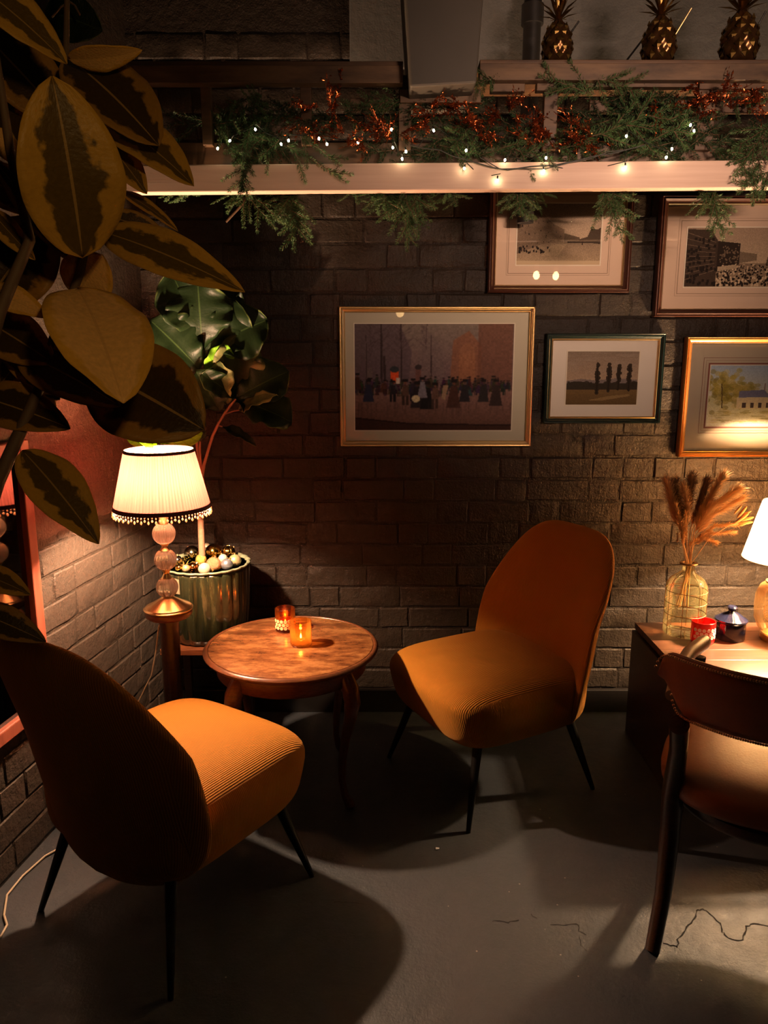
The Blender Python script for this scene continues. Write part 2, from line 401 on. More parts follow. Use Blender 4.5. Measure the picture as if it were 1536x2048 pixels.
# ------------------------------------------------------------------ room
WY = 3.05; CX = -0.934; WS = 0.144      # back wall, corner x, left wall slope
def wlx(Y): return CX - (WY-Y)*WS
def plate(name, pts, mat):
    m = M(); m.add(pts, [(0, 1, 2, 3)]); o = mk(name, m, mat, smooth=False); o['kind'] = 'structure'; return o
XR = 2.9; YB = -3.0; CH = 2.82
fl = M(); fl.box(((wlx(YB)+XR)/2-.1, (YB+WY)/2, -.05), (XR-wlx(YB)+.6, WY-YB+.4, .1)); tag(mk('floor', fl, m_floor, smooth=False), kind='structure')
cl = M(); cl.box(((wlx(YB)+XR)/2-.1, (YB+WY)/2, CH+.05), (XR-wlx(YB)+.6, WY-YB+.4, .1)); tag(mk('ceiling', cl, m_ceiling, smooth=False), kind='structure')
wb = M(); wb.box(((CX+XR)/2, WY+.06, CH/2), (XR-CX+.3, .12, CH)); wall_back = tag(mk('wall_back', wb, m_mortar, smooth=False), kind='structure')
dl = Vector((-math.sin(math.atan(WS)), -math.cos(math.atan(WS)), 0)); nl = Vector((-dl.y, dl.x, 0))   # along the left wall, towards the camera; nl points into the room
LL = (WY-YB)/abs(dl.y)
wl = M(); A = Vector((CX, WY, 0)); B = A+dl*LL
wl.add([A, B, B-nl*.12, A-nl*.12, A+Vector((0, 0, CH)), B+Vector((0, 0, CH)), B-nl*.12+Vector((0, 0, CH)), A-nl*.12+Vector((0, 0, CH))],
       [(0, 1, 2, 3), (4, 7, 6, 5), (0, 4, 5, 1), (1, 5, 6, 2), (2, 6, 7, 3), (3, 7, 4, 0)])
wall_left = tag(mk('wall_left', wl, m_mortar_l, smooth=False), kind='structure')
wr = M(); wr.box((XR+.06, (YB+WY)/2, CH/2), (.12, WY-YB, CH)); tag(mk('wall_right', wr, m_wall, smooth=False), kind='structure')
wf = M(); wf.box(((wlx(YB)+XR)/2, YB-.06, CH/2), (XR-wlx(YB), .12, CH)); tag(mk('wall_rear', wf, m_wall, smooth=False), kind='structure')

# bricks: painted headers and stretchers in uneven courses
random.seed(5)
CHT = .090
def brick_mesh(L, H, seed):
    rnd = random.Random(seed); m = M(); nx = 4 if L > .2 else 3
    d = .0042+rnd.uniform(-.0018, .0018); ins = .0045
    xs = [0, ins]+[ins+(L-2*ins)*i/nx for i in range(1, nx)]+[L-ins, L]
    zs = [0, ins, H/2, H-ins, H]
    tl = rnd.uniform(-.0015, .0015)
    def fn(i, j):
        x = xs[i]; z = zs[j]; edge = i in (0, len(xs)-1) or j in (0, len(zs)-1)
        jx = rnd.uniform(-.002, .002); jz = rnd.uniform(-.0022, .0022)
        y = (-.0005 if edge else -(d+rnd.uniform(-.0013, .0013)+tl*(x/L-.5)))
        return (x+jx, y, z+jz)
    V = [fn(i, j) for j in range(len(zs)) for i in range(len(xs))]; n = len(xs)
    m.add(V, [(j*n+i, j*n+i+1, (j+1)*n+i+1, (j+1)*n+i) for j in range(len(zs)-1) for i in range(n-1)])
    me = m.mesh('brick'); me.materials.append(m_wall); me.set_sharp_from_angle(angle=R(28)); return me
HB = [brick_mesh(.116, .083, 10+i) for i in range(6)]; SB = [brick_mesh(.242, .083, 30+i) for i in range(7)]
def lay(length, z0, z1, place, limit, keep=None):
    spec = []; row = 0; z = z0
    while z < z1:
        x = -.02-random.uniform(0, .12) - (.06 if row % 2 else 0); k = random.randint(0, 1)
        while x < length:
            st = (random.random() < .62) if row % 2 else (k % 2 == 0)
            L = .242 if st else .116
            if x > -.16 and x+L > .03:
                x0 = max(x, .004); sc = (min(x+L, length)-x0)/L
                if sc > .15: spec.append((x0, z, sc, st))
            x += L+.006; k += 1
        z += CHT; row += 1
    return spec
def put_bricks(spec, wall, tf, rz, limit):
    vis = []; rest = []
    for s in spec: (vis if s[4] else rest).append(s)
    vis.sort(key=lambda s: -s[1] if False else s[5])
    rest += vis[limit:]; vis = vis[:limit]
    for (x, z, sc, st, _, _) in vis:
        me = random.choice(SB if st else HB)
        o = bpy.data.objects.new('brick', me); COL.objects.link(o); o.parent = wall
        o.location = tf(x, z); o.rotation_euler = (random.uniform(-.012, .012), random.uniform(-.012, .012), rz+random.uniform(-.010, .010)); o.scale = (sc, random.uniform(.7, 1.3), 1)
    if rest:
        m = M(); rot = Matrix.Rotation(rz, 3, 'Z')
        for (x, z, sc, st, _, _) in rest:
            me = random.choice(SB if st else HB); p = Vector(tf(x, z))
            m.add([p + rot @ Vector((v.co.x*sc, v.co.y, v.co.z)) for v in me.vertices], [tuple(q.vertices) for q in me.polygons])
        o = mk('brick_courses', m, m_wall, wall); o['kind'] = 'stuff'
WB = 2.95
sp = []
for (x, z, sc, st) in lay(WB, .012, 2.55, None, 0):
    X = CX+x; inview = X < 1.55 and .10 < z < 2.0
    sp.append((x, z, sc, st, inview, abs(z-1.0)+max(0, X-1.3)*3+(2 if z < .25 else 0)))
put_bricks(sp, wall_back, lambda x, z: (CX+x, WY, z), 0, 298)
random.seed(8)
sp = []
for (x, z, sc, st) in lay(3.2, .012, .92, None, 0):
    sp.append((x, z, sc, st, x < 2.5, x))
# left wall bricks run from the camera end towards the corner
rzl = math.atan2(-dl.y, -dl.x)
def tfl(x, z):
    p = A+dl*x; return (p.x, p.y, z)
sp2 = [(x+(.242 if st else .116)*sc, z, sc, st, v, k) for (x, z, sc, st, v, k) in sp]
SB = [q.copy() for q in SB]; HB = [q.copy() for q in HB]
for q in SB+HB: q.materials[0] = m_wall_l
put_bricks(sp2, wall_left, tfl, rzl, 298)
# rough render over the upper part of the left wall
pm = M(); random.seed(3)
def pf(u, v):
    s = u*4.6; z = .93+v*(1.52-.93); e = 0
    if v == 0: z += .02*math.sin(s*9)+.012*math.sin(s*31)
    n = mnoise.noise(Vector((s*5, z*5, 1)))*.004+mnoise.noise(Vector((s*17, z*17, 4)))*.0016
    p = A+dl*s+nl*((.010+n) if v > 0 else .001); return (p.x, p.y, z)
pm.grid(pf, 150, 24); mk('plaster_render', pm, m_plaster, wall_left)
um = M(); um.grid(lambda u, v: tuple(A+dl*(u*4.6)+nl*(.006+.002*mnoise.noise(Vector((u*30, v*9, 2))))+Vector((0, 0, 1.515+v*(CH-1.515)))), 60, 20); mk('shade_dark_upper_wall', um, m_wall, wall_left)  # upper plaster coloured dark to stand for the shade there
# grey plaster band high on the back wall
g = M(); p0 = at(700, 140, WY); p1 = at(1700, -60, WY)
g.box(((p0.x+p1.x)/2, WY-.012, (p0.z+CH)/2), (p1.x-p0.x, .02, CH-p0.z)); mk('plaster_panel', g, m_greywall, wall_back, smooth=False, bevel=.004)
# skirting board
sb = M(); sb.box(((CX+XR)/2, WY-.016, .05), (XR-CX, .024, .10)); tag(mk('baseboard_back', sb, plain('black_skirting', (.012, .010, .009), .35), smooth=False, bevel=.003), kind='structure')
# floor cracks: narrow broken lines in the paint
def crack(pts, w=.0022):
    m = M(); P = [atz(x, y, .0008) for x, y in pts]; Q = []
    for a, b in zip(P[:-1], P[1:]):
        for k in range(4): Q.append(a.lerp(b, k/4)+Vector((random.uniform(-1, 1), random.uniform(-1, 1), 0))*.003)
    Q.append(P[-1]); V = []
    for i, p in enumerate(Q):
        tdir = (Q[min(i+1, len(Q)-1)]-Q[max(i-1, 0)]).normalized(); s = Vector((-tdir.y, tdir.x, 0)); ww = w*random.uniform(.4, 1.2)
        V += [p+s*ww*.5, p-s*ww*.5]
    m.add(V, [(2*i, 2*i+1, 2*i+3, 2*i+2) for i in range(len(Q)-1)])
    mk('crack', m, m_crack, bpy.data.objects['floor'], smooth=False)
c4 = lambda L: [(1136+x/2.535, 1240+y/2.535) for x, y in L]; c8 = lambda L: [(600+x/2.56, 1500+y/2.56) for x, y in L]
crack(c4([(555, 1660), (562, 1610), (600, 1560), (640, 1510), (655, 1475), (680, 1463), (700, 1475), (770, 1540), (780, 1580), (820, 1615), (885, 1625), (905, 1550), (960, 1540), (1014, 1553), (1100, 1560)]), .0045)
crack(c4([(485, 1640), (555, 1655)]), .004)
crack(c8([(980, 875), (1060, 882), (1120, 870)]), .003)
crack(c8([(1180, 842), (1215, 862)])); crack(c8([(1285, 897), (1420, 892), (1430, 925), (1465, 945)]), .003)
crack(c8([(1430, 950), (1440, 1000), (1468, 1030)]), .0015); crack(c8([(180, 778), (250, 782), (330, 790)]), .0018)
pscrap = M(); q = atz(875, 1697, .0015); pscrap.add([(q.x-.006, q.y-.004, .001), (q.x+.005, q.y-.005, .003), (q.x+.006, q.y+.004, .001), (q.x-.005, q.y+.005, .002),
    (q.x-.006, q.y-.004, .0018), (q.x+.005, q.y-.005, .0038), (q.x+.006, q.y+.004, .0018), (q.x-.005, q.y+.005, .0028)], [(3, 2, 1, 0), (4, 5, 6, 7), (0, 1, 5, 4), (1, 2, 6, 5), (2, 3, 7, 6), (3, 0, 4, 7)])
tag(mk('paper_scrap', pscrap, plain('white_paper', (.95, .9, .85), .8), smooth=False), 'tiny white paper scrap lying alone on the grey floor', 'paper')

# ------------------------------------------------------------------ mustard chairs
def make_chair(label):
    t = empty('lounge_chair', (0, 0, 0), label, 'chair', group='mustard corduroy lounge chairs')
    # local axes: -y is the front, x across, z up
    m = M(); NA, NB = 72, 26
    W, D = .285, .275; zc, hz = .345, .115
    def spow(v, e): return math.copysign(abs(v)**e, v)
    V = []; Fc = []
    for i in range(NB+1):
        b = -PI/2+PI*i/NB; cb = spow(math.cos(b), .42) if math.cos(b) > 1e-6 else 0; sb_ = spow(math.sin(b), .55)
        for k in range(NA):
            a = 2*PI*k/NA; x = W*cb*spow(math.cos(a), .42); y = D*cb*spow(math.sin(a), .42)
            z = zc+hz*sb_
            if sb_ > .5: z += .018*(1-(x/W)**2)*(1-(y/D)**2)*((sb_-.5)/.5)
            kk = (z-(zc-hz))/(2*hz)                      # 0 bottom, 1 top
            x *= .93+.07*min(1, kk*1.4)
            if y < 0: y *= (.86+.14*min(1, kk*1.3))*1.10
            V.append((x, y-.01, z))
    for i in range(NB):
        for k in range(NA):
            k2 = (k+1) % NA; Fc.append((i*NA+k, i*NA+k2, (i+1)*NA+k2, (i+1)*NA+k))
    m.add(V, Fc); mk('seat', m, m_cord, t, auto=False)
    # backrest: an arched, wrapped shell from below the seat to the top
    m = M(); NA, NR = 96, 14; zc2, hw = .50, .305
    def bp(rho, a, sgn):
        ca, sa = math.cos(a), math.sin(a); up = sa > 0
        e = .84 if up else .60
        x = hw*math.copysign(abs(ca)**(.52 if up else .55), ca)*rho*(1-.05*(up)*abs(sa)); h = (.385 if up else .285)
        z = zc2 + h*math.copysign(abs(sa)**e, sa)*rho
        lean = .235+ (z-.22)*.21
        wrap = -1.35*x*x*(1.0 if z < .6 else max(.25, 1-(z-.6)*2.4))
        th = .036*(1-rho**7)**.5 if rho < 1 else 0
        return (x, lean+wrap+sgn*th+.0*z, z)
    V = []; Fc = []
    rh = [0.0001, .2, .4, .55, .68, .78, .86, .91, .945, .97, .985, .995, 1.0]
    idx = {}
    rows = [(r, -1) for r in rh]+[(r, 1) for r in reversed(rh[:-1])]
    for (r, sgn) in rows:
        for k in range(NA): V.append(bp(r, 2*PI*k/NA, sgn))
    for i in range(len(rows)-1):
        for k in range(NA):
            k2 = (k+1) % NA; Fc.append((i*NA+k, (i+1)*NA+k, (i+1)*NA+k2, i*NA+k2))
    m.add(V, Fc); mk('backrest', m, m_cord, t, auto=False)
    for (sx, sy) in ((-1, -1), (1, -1), (-1, 1), (1, 1)):
        m = M(); top = Vector((sx*.20, sy*.19, .26)); ft = Vector((sx*.262, sy*.262, 0))
        m.tube([top, top.lerp(ft, .5), ft+Vector((0, 0, .004)), ft], [.017, .0125, .008, .008], 12)
        mk('leg', m, m_blackmetal, t)
    return t
def place_thing(t, x, y, rz): t.location = (x, y, 0); t.rotation_euler = (0, 0, rz)
def copy_tree(o, parent=None):
    c = o.copy(); COL.objects.link(c); c.parent = parent
    for ch in list(o.children): copy_tree(ch, c)
    return c
ch1 = make_chair('mustard corduroy lounge chair facing us right of the round table under the pictures')
ch2 = copy_tree(ch1); ch2['label'] = 'mustard corduroy lounge chair in the left foreground with its back to us'
def head(dx, dy): return math.atan2(dx, -dy)    # rotation that turns local -y onto (dx,dy)
place_thing(ch1, .375, 2.545, head(-.88, -.475))
place_thing(ch2, -.575, 1.91, head(.56, .83))

# ------------------------------------------------------------------ round table
TZ = .52; tc = atz(583, 1288, TZ)
rt = empty('round_table', (tc.x, tc.y, 0), 'low round wooden table with burl veneer top between the two mustard chairs', 'table')
m = M(); RT = .297
m.lathe([(0, TZ-.032), (.262, TZ-.032), (.272, TZ-.028), (.286, TZ-.022), (.296, TZ-.013), (.297, TZ-.008), (.292, TZ-.002), (.286, TZ), (.281, TZ-.001), (.279, TZ-.004), (0, TZ-.004)], 96, (tc.x, tc.y, 0)); mk('tabletop', m, m_legwood, rt)
m = M(); m.lathe([(0, TZ-.004), (.2785, TZ-.004), (.2785, TZ-.0012), (.277, TZ-.0006), (0, TZ-.0006)], 96, (tc.x, tc.y, 0)); mk('veneer', m, m_burl, rt)
m = M(); m.lathe([(.235, TZ-.085), (.250, TZ-.085), (.254, TZ-.08), (.254, TZ-.033), (.235, TZ-.033)], 72, (tc.x, tc.y, 0), closed=True); mk('apron', m, m_legwood, rt)
for k in range(4):
    a = R(-38+90*k); d = Vector((math.cos(a), math.sin(a), 0)); m = M()
    P = [(.235, .475), (.262, .43), (.272, .385), (.262, .33), (.240, .25), (.226, .17), (.222, .09), (.235, .04), (.256, .015), (.262, .004)]
    m.tube([Vector((tc.x, tc.y, z))+d*r for r, z in P], [.026, .030, .027, .021, .016, .0135, .012, .013, .017, .014], 12); mk('leg', m, m_legwood, rt)

# tealight glasses
def cup(name, label, cat, c, r, h, mat, group=None, thick=.003):
    o = empty(name, c, label, cat, group=group); m = M()
    m.lathe([(0, 0), (r*.9, 0), (r*.97, .004), (r, .012), (r, h), (r-thick*.5, h+.0012), (r-thick, h), (r-thick, .012), (r*.85, .008), (0, .008)], 40, c)
    mk('glass', m, mat, o); return o
def dots(o, c, r, rows, n, dr, mat, a0, z0, dz, nmax=300, name='dot'):
    for j in range(rows):
        for k in range(n):
            a = a0+(k+(j % 2)*.5)*(2.3*dr/r); z = z0+j*dz
            m = M(); d = Vector((math.cos(a), math.sin(a), 0)); s = Vector((-d.y, d.x, 0)); p = Vector(c)+d*(r+.0004)+Vector((0, 0, z))
            q = [p+s*dr*math.cos(b)+Vector((0, 0, dr*math.sin(b))) - d*((dr*math.cos(b))**2/(2*r)) for b in [2*PI*i/12 for i in range(12)]]
            m.add(q+[x+d*.0008 for x in q], [tuple(range(12, 24))]+[(i, (i+1) % 12, (i+1) % 12+12, i+12) for i in range(12)])
            mk(name, m, mat, o, smooth=False)
def tealight(c, label, watts=.25, flame=True):
    o = empty('tealight_candle', c, label, 'candle'); m = M()
    m.lathe([(0, 0), (.019, 0), (.020, .001), (.020, .013), (.0192, .013), (.0190, .002), (0, .002)], 28, c); mk('metal_cup', m, m_alu, o)
    m = M(); m.lathe([(0, .0022), (.0185, .0022), (.0185, .010), (.012, .0095), (0, .0092)], 28, c); mk('wax', m, m_wax, o)
    m = M(); m.tube([Vector(c)+Vector((0, 0, .009)), Vector(c)+Vector((.0005, 0, .0145))], .0007, 6); mk('wick', m, m_cable, o)
    if flame:
        m = M(); m.lathe([(0, .0135), (.002, .016), (.0031, .020), (.0024, .026), (.0009, .031), (0, .033)], 14, c); mk('flame', m, m_flame, o)
        light('candle_light', 'POINT', Vector(c)+Vector((0, 0, .036)), watts, (1, .45, .14), .004)
    return o
cA = atz(571, 1260, TZ-.0006); cB = atz(602, 1289, TZ-.0006)
gA = cup('tealight_holder', 'orange glass tealight holder with etched round dots, at the back of the round table', 'candle holder', cA, .036, .082, m_orange, 'amber tealight holders on the round table')
dots(gA, cA, .036, 3, 7, .0062, m_amberdot, R(-150), .018, .0125)
gB = cup('tealight_holder', 'clear amber glass tealight holder with burning candle, at the front of the round table', 'candle holder', cB, .037, .085, m_amber, 'amber tealight holders on the round table')
tealight(cA+Vector((0, 0, .0085)), 'lit tealight inside the dotted orange holder', .35)
tealight(cB+Vector((0, 0, .0085)), 'lit red tealight inside the clear amber holder', .30)

# ------------------------------------------------------------------ lamp on its pedestal
LY = 2.40; lb = at(337, 1219, LY); LX = lb.x; LZ = lb.z
ps = empty('pedestal_table', (LX, LY, 0), 'narrow dark wooden pedestal under the beaded lamp by the left wall', 'table')
m = M(); m.lathe([(0, LZ-.024), (.066, LZ-.024), (.074, LZ-.017), (.077, LZ-.008), (.075, LZ), (0, LZ)], 48, (LX, LY, 0)); mk('top', m, m_legwood, ps)
m = M(); m.lathe([(.030, .03), (.031, LZ-.05), (.036, LZ-.035), (.034, LZ-.024), (0, LZ-.024)], 24, (LX, LY, 0)); mk('column', m, m_darkwood, ps)
m = M(); m.lathe([(0, 0), (.11, 0), (.115, .012), (.10, .022), (.04, .034), (0, .034)], 36, (LX, LY, 0)); mk('foot', m, m_darkwood, ps)
la = empty('table_lamp', (LX, LY, LZ), 'lit table lamp with stacked crystal balls and pleated peach shade with bead fringe', 'lamp')
c0 = (LX, LY, LZ)
m = M(); m.lathe([(0, 0), (.074, 0), (.078, .003), (.079, .007), (.074, .010), (.073, .013), (.069, .015), (.055, .022), (.040, .031), (.028, .038), (.021, .043), (.018, .050), (0, .050)], 56, c0); mk('base', m, m_brass, la)
def ballz(py): return at(330, py, LY).z-LZ
bz = [ballz(1174), ballz(1119), ballz(1067)]; br = [.0345, .0350, .0355]
rib = lambda a, b: 1+.035*math.cos(18*a)*math.cos(b)**.5 if math.cos(b) > 0 else 1
for z, r in zip(bz, br):
    m = M(); m.ball((LX, LY, LZ+z), r, 144, 24, rib); mk('crystal_ball', m, m_crystal, la)
prev = .050
for i, z in enumerate(bz):
    lo = prev-.004; hi = z-br[i]+.004; mid = (lo+hi)/2
    if hi > lo:
        m = M(); m.lathe([(0, lo), (.017, lo), (.015, lo+(mid-lo)*.3), (.010, mid-.001), (.0095, mid+.002), (.013, mid+(hi-mid)*.6), (.017, hi), (0, hi)], 24, c0); mk('collar', m, m_brass, la)
    prev = z+br[i]
zt = at(318, 900, LY).z-LZ; zb = at(318, 1013, LY).z-LZ
m = M(); m.lathe([(0, prev-.004), (.016, prev-.004), (.013, prev+.012), (.010, prev+.022), (.010, prev+.05), (0, prev+.05)], 20, c0); mk('socket', m, m_brass, la)
m = M(); m.ball((LX, LY, LZ+prev+.082), .024, 20, 14, sc=(1, 1, 1.3)); mk('bulb', m, m_bulb, la)
bulbL = Vector((LX, LY, LZ+(zt+zb)/2-.005))
rb, rtp = .149, .106
m = M(); sh = 6
N = 540; V = []; Fc = []
for i in range(sh+1):
    f = i/sh; r = rb+(rtp-rb)*f; z = zb+(zt-zb)*f
    for k in range(N):
        a = 2*PI*k/N; rr = r*(1+.010*math.cos(90*a)+.003*math.sin(37*a)); V.append((LX+rr*math.cos(a), LY+rr*math.sin(a), LZ+z))
for i in range(sh):
    for k in range(N): k2 = (k+1) % N; Fc.append((i*N+k, i*N+k2, (i+1)*N+k2, (i+1)*N+k))
m.add(V, Fc); shade = mk('lamp_shade', m, None, la, auto=False)
shade.data.transform(Matrix.Identity(4)); shade.data.materials.append(m_shadeL)
def band(r0, z0, r1, z1, th, mat, par, nm='trim_band'):
    m = M(); m.lathe([(r0, z0), (r0+th, z0), (r1+th, z1), (r1, z1)], 96, c0, closed=True); return mk(nm, m, mat, par)
band(rb*1.0, zb-.004, rb*.98, zb+.008, .0035, m_trim, shade, 'lower_braid'); band(rtp*1.0, zt-.006, rtp*.99, zt+.003, .003, m_trim, shade, 'upper_braid')
# three thin wires hold the shade at its top ring
m = M()
for k in range(3):
    a = 2*PI*k/3; m.tube([(LX, LY, LZ+zt-.012), (LX+rtp*math.cos(a), LY+rtp*math.sin(a), LZ+zt-.002)], .0012, 6)
m.tube([(LX, LY, LZ+prev+.04), (LX+.035, LY, LZ+prev+.07), (LX+.035, LY, LZ+zt-.03), (LX, LY, LZ+zt-.010)], .0012, 6); mk('shade_carrier', m, m_brass, la)
dm = M(); dm.tube([(0, 0, 0), (0, 0, -.010)], .0006, 5); dm.ball((0, 0, -.006), .0022, 8, 6)
dm.lathe([(0, -.0125), (.0014, -.0135), (.0034, -.0185), (.0030, -.0205), (0, -.0245)], 8)
dme = dm.mesh('bead_drop'); dme.materials.append(m_bead)
for k in range(84):
    a = 2*PI*k/84; o = bpy.data.objects.new('bead_drop', dme); COL.objects.link(o); o.parent = shade
    o.location = ((rb+.002)*math.cos(a), (rb+.002)*math.sin(a), zb-.002); o.scale = (1, 1, 1.05 if k % 2 else .75)
light('beaded_lamp_bulb', 'POINT', bulbL, LAMP_L, (1.0, .63, .38), .018)
cd = M(); P = [at(326, 1232, LY+.07), at(317, 1255, LY+.09), at(312, 1300, LY+.10), at(303, 1350, LY+.08), at(288, 1380, LY+.06), at(260, 1440, LY+.03)]
Q = []
for i in range(len(P)-1):
    for k in range(5): Q.append(P[i].lerp(P[i+1], k/5))
Q.append(P[-1]); end = Vector((P[-1].x, P[-1].y, .004)); Q += [P[-1].lerp(end, .5), end]
cd.tube(Q, .0024, 8)
lc = tag(mk('lamp_cord', cd, m_cream_cord), 'thin cream lamp cord hanging by the left wall below the beaded lamp', 'cord')
cd = M(); P = [atz(130, 1690, .006), atz(90, 1712, .006), atz(45, 1752, .006), atz(14, 1790, .006), atz(8, 1830, .006), atz(14, 1850, .006), atz(2, 1872, .006), atz(-30, 1900, .006)]
cd.tube([p for i in range(len(P)-1) for p in (P[i], P[i].lerp(P[i+1], .5))], .003, 8); tag(mk('floor_cord', cd, m_cream_cord), 'thin pale cord lying on the floor along the left wall', 'cord')

# ------------------------------------------------------------------ planter, stand, baubles
PY = 2.80; pc = at(412, 1125, PY); PX = pc.x; PR = .166; PB = .438
st = empty('plant_stand', (PX, PY, 0), 'low dark wooden stand carrying the green fluted planter in the corner', 'stand')
m = M(); m.box((PX+.0, PY-.005, PB-.0125), (.29, .32, .025)); mk('top', m, m_legwood, st, smooth=False, bevel=.004)
for sx in (-1, 1):
    for sy in (-1, 1):
        m = M(); m.box((PX+sx*.125, PY-.005+sy*.14, (PB-.025)/2), (.03, .03, PB-.025)); mk('leg', m, m_darkwood, st, smooth=False, bevel=.003)
pot = empty('planter', (PX, PY, PB), 'dark green glazed fluted planter holding the fig tree in the corner', 'planter')
flu = lambda a, z: 1+.028*abs(math.cos(11*a))-.012
H = pc.z-PB
m = M(); m.lathe([(0, 0), (.130, 0), (.142, .006), (.150, .03), (.158, H*.5), (.160, H-.02), (.159, H-.006)], 264, (PX, PY, PB), flu); mk('body', m, m_pot, pot, auto=False)
m = M(); m.lathe([(.159, H-.006), (.164, H-.002), (.165, H+.002), (.161, H+.005), (.154, H+.002), (.148, H-.01), (.146, H-.05)], 264, (PX, PY, PB), flu); mk('rim', m, m_potrim, pot, auto=False)
m = M(); m.lathe([(.145, H-.035), (.08, H-.028), (0, H-.025)], 40, (PX, PY, PB)); mk('soil', m, m_soil, pot)
m = M(); a = R(-118); q = Vector((PX, PY, 0))+Vector((math.cos(a), math.sin(a), 0))*.1615
m.box((q.x, q.y, PB+H-.05), (.026, .003, .055), rot=Matrix.Rotation(a+PI/2, 3, 'Z')); mk('paper_label', m, plain('faded_label', (.35, .24, .15), .6), pot, smooth=False, label='faded paper label stuck near the rim')
def bauble(px, py, rp, label, mat, name='bauble', mod=None, dz=0):
    c = atz(px, py, PB+H+.012+dz); r = rp*pxm(c.y, py)
    o = empty(name, c-Vector((0, 0, r)), label, 'bauble', group='christmas baubles in the planter'); m = M(); m.ball(c, r, 48 if mod else 28, 16, mod); mk('ball', m, mat, o)
    m = M(); dr = Vector((random.uniform(-1, 1), random.uniform(.0, 1), random.uniform(.2, 1))).normalized(); m.tube([c+dr*r*.97, c+dr*(r+.005)], .004, 10); mk('cap', m, m_gold, o)
sh_ = lambda n, c, r=.12, mt=1.0, **k: plain(n, c, r, mt, **k)
m_glit = plain('rose_glitter', (.50, .25, .13), .35, .8, bump=1.0, bscale=500, var=.5)
m_gglit = plain('gold_glitter', (.85, .50, .12), .3, .9, bump=1.0, bscale=400, var=.5)
random.seed(21)
bauble(384, 1107, 16, 'shiny silver green bauble left of the fig trunk', sh_('silver_green', (.50, .50, .34)), dz=.006)
bauble(355, 1121, 10, 'silver bauble at the left rim of the planter behind the lamp', sh_('silver', (.62, .60, .52)))
bauble(386, 1134, 9.5, 'small shiny copper bauble at the front of the planter', sh_('copper_ball', (.72, .30, .12)))
bauble(409, 1138, 12.5, 'pearl white bauble at the front rim below the trunk', plain('pearl', (.45, .38, .28), .3, .3))
bauble(427, 1129, 15, 'rose gold glitter bauble in front of the large gold one', m_glit)
bauble(427, 1104, 16.5, 'largest shiny gold bauble right of the fig trunk', sh_('gold_ball', (.80, .48, .10)), dz=.010)
bauble(457, 1104, 13, 'dark gold ribbed bauble at the back right of the planter', sh_('bronze_ball', (.42, .26, .07)), mod=lambda a, b: 1+.04*math.cos(14*a), dz=.004)
bauble(454, 1129, 12, 'matt silver blue bauble near the right rim', plain('silver_blue', (.30, .32, .37), .3, .8))
bauble(470, 1121, 12.5, 'matt champagne bauble at the far right of the planter', plain('champagne', (.42, .34, .18), .35, .6))
bauble(446, 1117, 9, 'white bauble between the blue and gold ones', plain('white_ball', (.42, .37, .30), .4, .2))
bauble(413, 1094, 8, 'pale bauble half hidden behind the fig trunk', plain('pale_ball', (.40, .32, .22), .4, .3), dz=.004)
bauble(402, 1119, 11, 'gold glitter bauble right in front of the trunk foot', m_gglit)
bauble(372, 1137, 8, 'small pale gold bauble at the front left rim', plain('pale_gold', (.80, .62, .35), .3, .8))
bauble(358, 1136, 7.5, 'small bright gold bauble leftmost behind the lamp stem', sh_('bright_gold', (.85, .52, .12)))
m = M(); random.seed(4)
for k in range(260):
    a = random.uniform(0, 2*PI); r = .12*random.random()**.5; c = Vector((PX+r*math.cos(a)-.02, PY+r*math.sin(a), PB+H-.012+random.uniform(0, .012)))
    d = Vector((random.uniform(-1, 1), random.uniform(-1, 1), random.uniform(-.3, .8))).normalized(); s = d.cross(Vector((0, 0, 1))).normalized()*.003
    m.add([c-s, c+s, c+d*.018+s*.3, c+d*.018-s*.3], [(0, 1, 2, 3)])
tag(mk('gold_tinsel', m, m_gglit, smooth=False), 'loose gold tinsel under the baubles in the planter', 'tinsel', kind='stuff')

# ------------------------------------------------------------------ leaves
def leaf_mesh(b, t_, width, n, bend=.12, fold=.12, shape='oval', wav=.03, nu=8, nv=16, seed=0):
    b = Vector(b); t_ = Vector(t_); ax = t_-b; L = ax.length; ax.normalize(); n = Vector(n); n = (n-ax*n.dot(ax)).normalized(); s = ax.cross(n)
    rnd = random.Random(seed); ph = rnd.uniform(0, 6)
    def prof(v):
        if shape == 'oval': return max(0, math.sin(PI*v**.85))**.72*(1-.12*v)
        if shape == 'broad': return max(0, math.sin(PI*v**.92))**.60*(1-.35*max(0, v-.8))
        if shape == 'fiddle': return max(0, math.sin(PI*v**1.25))**.6*(1-.22*math.sin(PI*min(1, v*2.2))*(v < .45))
        return math.sin(PI*v)**.8
    V = []; U = []
    for j in range(nv+1):
        v = j/nv; w_ = width/2*prof(min(v, .9995)); arch = bend*L*4*(v-.0)*(1-v)*.6
        for i in range(nu+1):
            u = i/nu*2-1; e = wav*width*(math.sin(ph+v*11+(2 if u > 0 else 0))+.5*math.sin(ph*2+v*27))*abs(u)**2
            p = b+ax*(L*v)+s*(u*w_)+n*(arch+fold*abs(u)*w_+e)
            V.append(p); U.append((i/nu, v))
    Fc = [(j*(nu+1)+i, j*(nu+1)+i+1, (j+1)*(nu+1)+i+1, (j+1)*(nu+1)+i) for j in range(nv) for i in range(nu)]
    m = M(); m.add(V, Fc); return m, U
def leaf(parent, b, t_, width, n, mat, label=None, **kw):
    m, U = leaf_mesh(b, t_, width, n, **kw); o = mk('leaf', m, mat, parent, auto=False)
    uvl = o.data.uv_layers.new(name='leaf'); li = np.empty(len(o.data.loops), dtype=np.int32); o.data.loops.foreach_get('vertex_index', li)
    uvl.data.foreach_set('uv', np.array(U)[li].ravel())
    sd = o.modifiers.new('thickness', 'SOLIDIFY'); sd.thickness = .0007
    return o
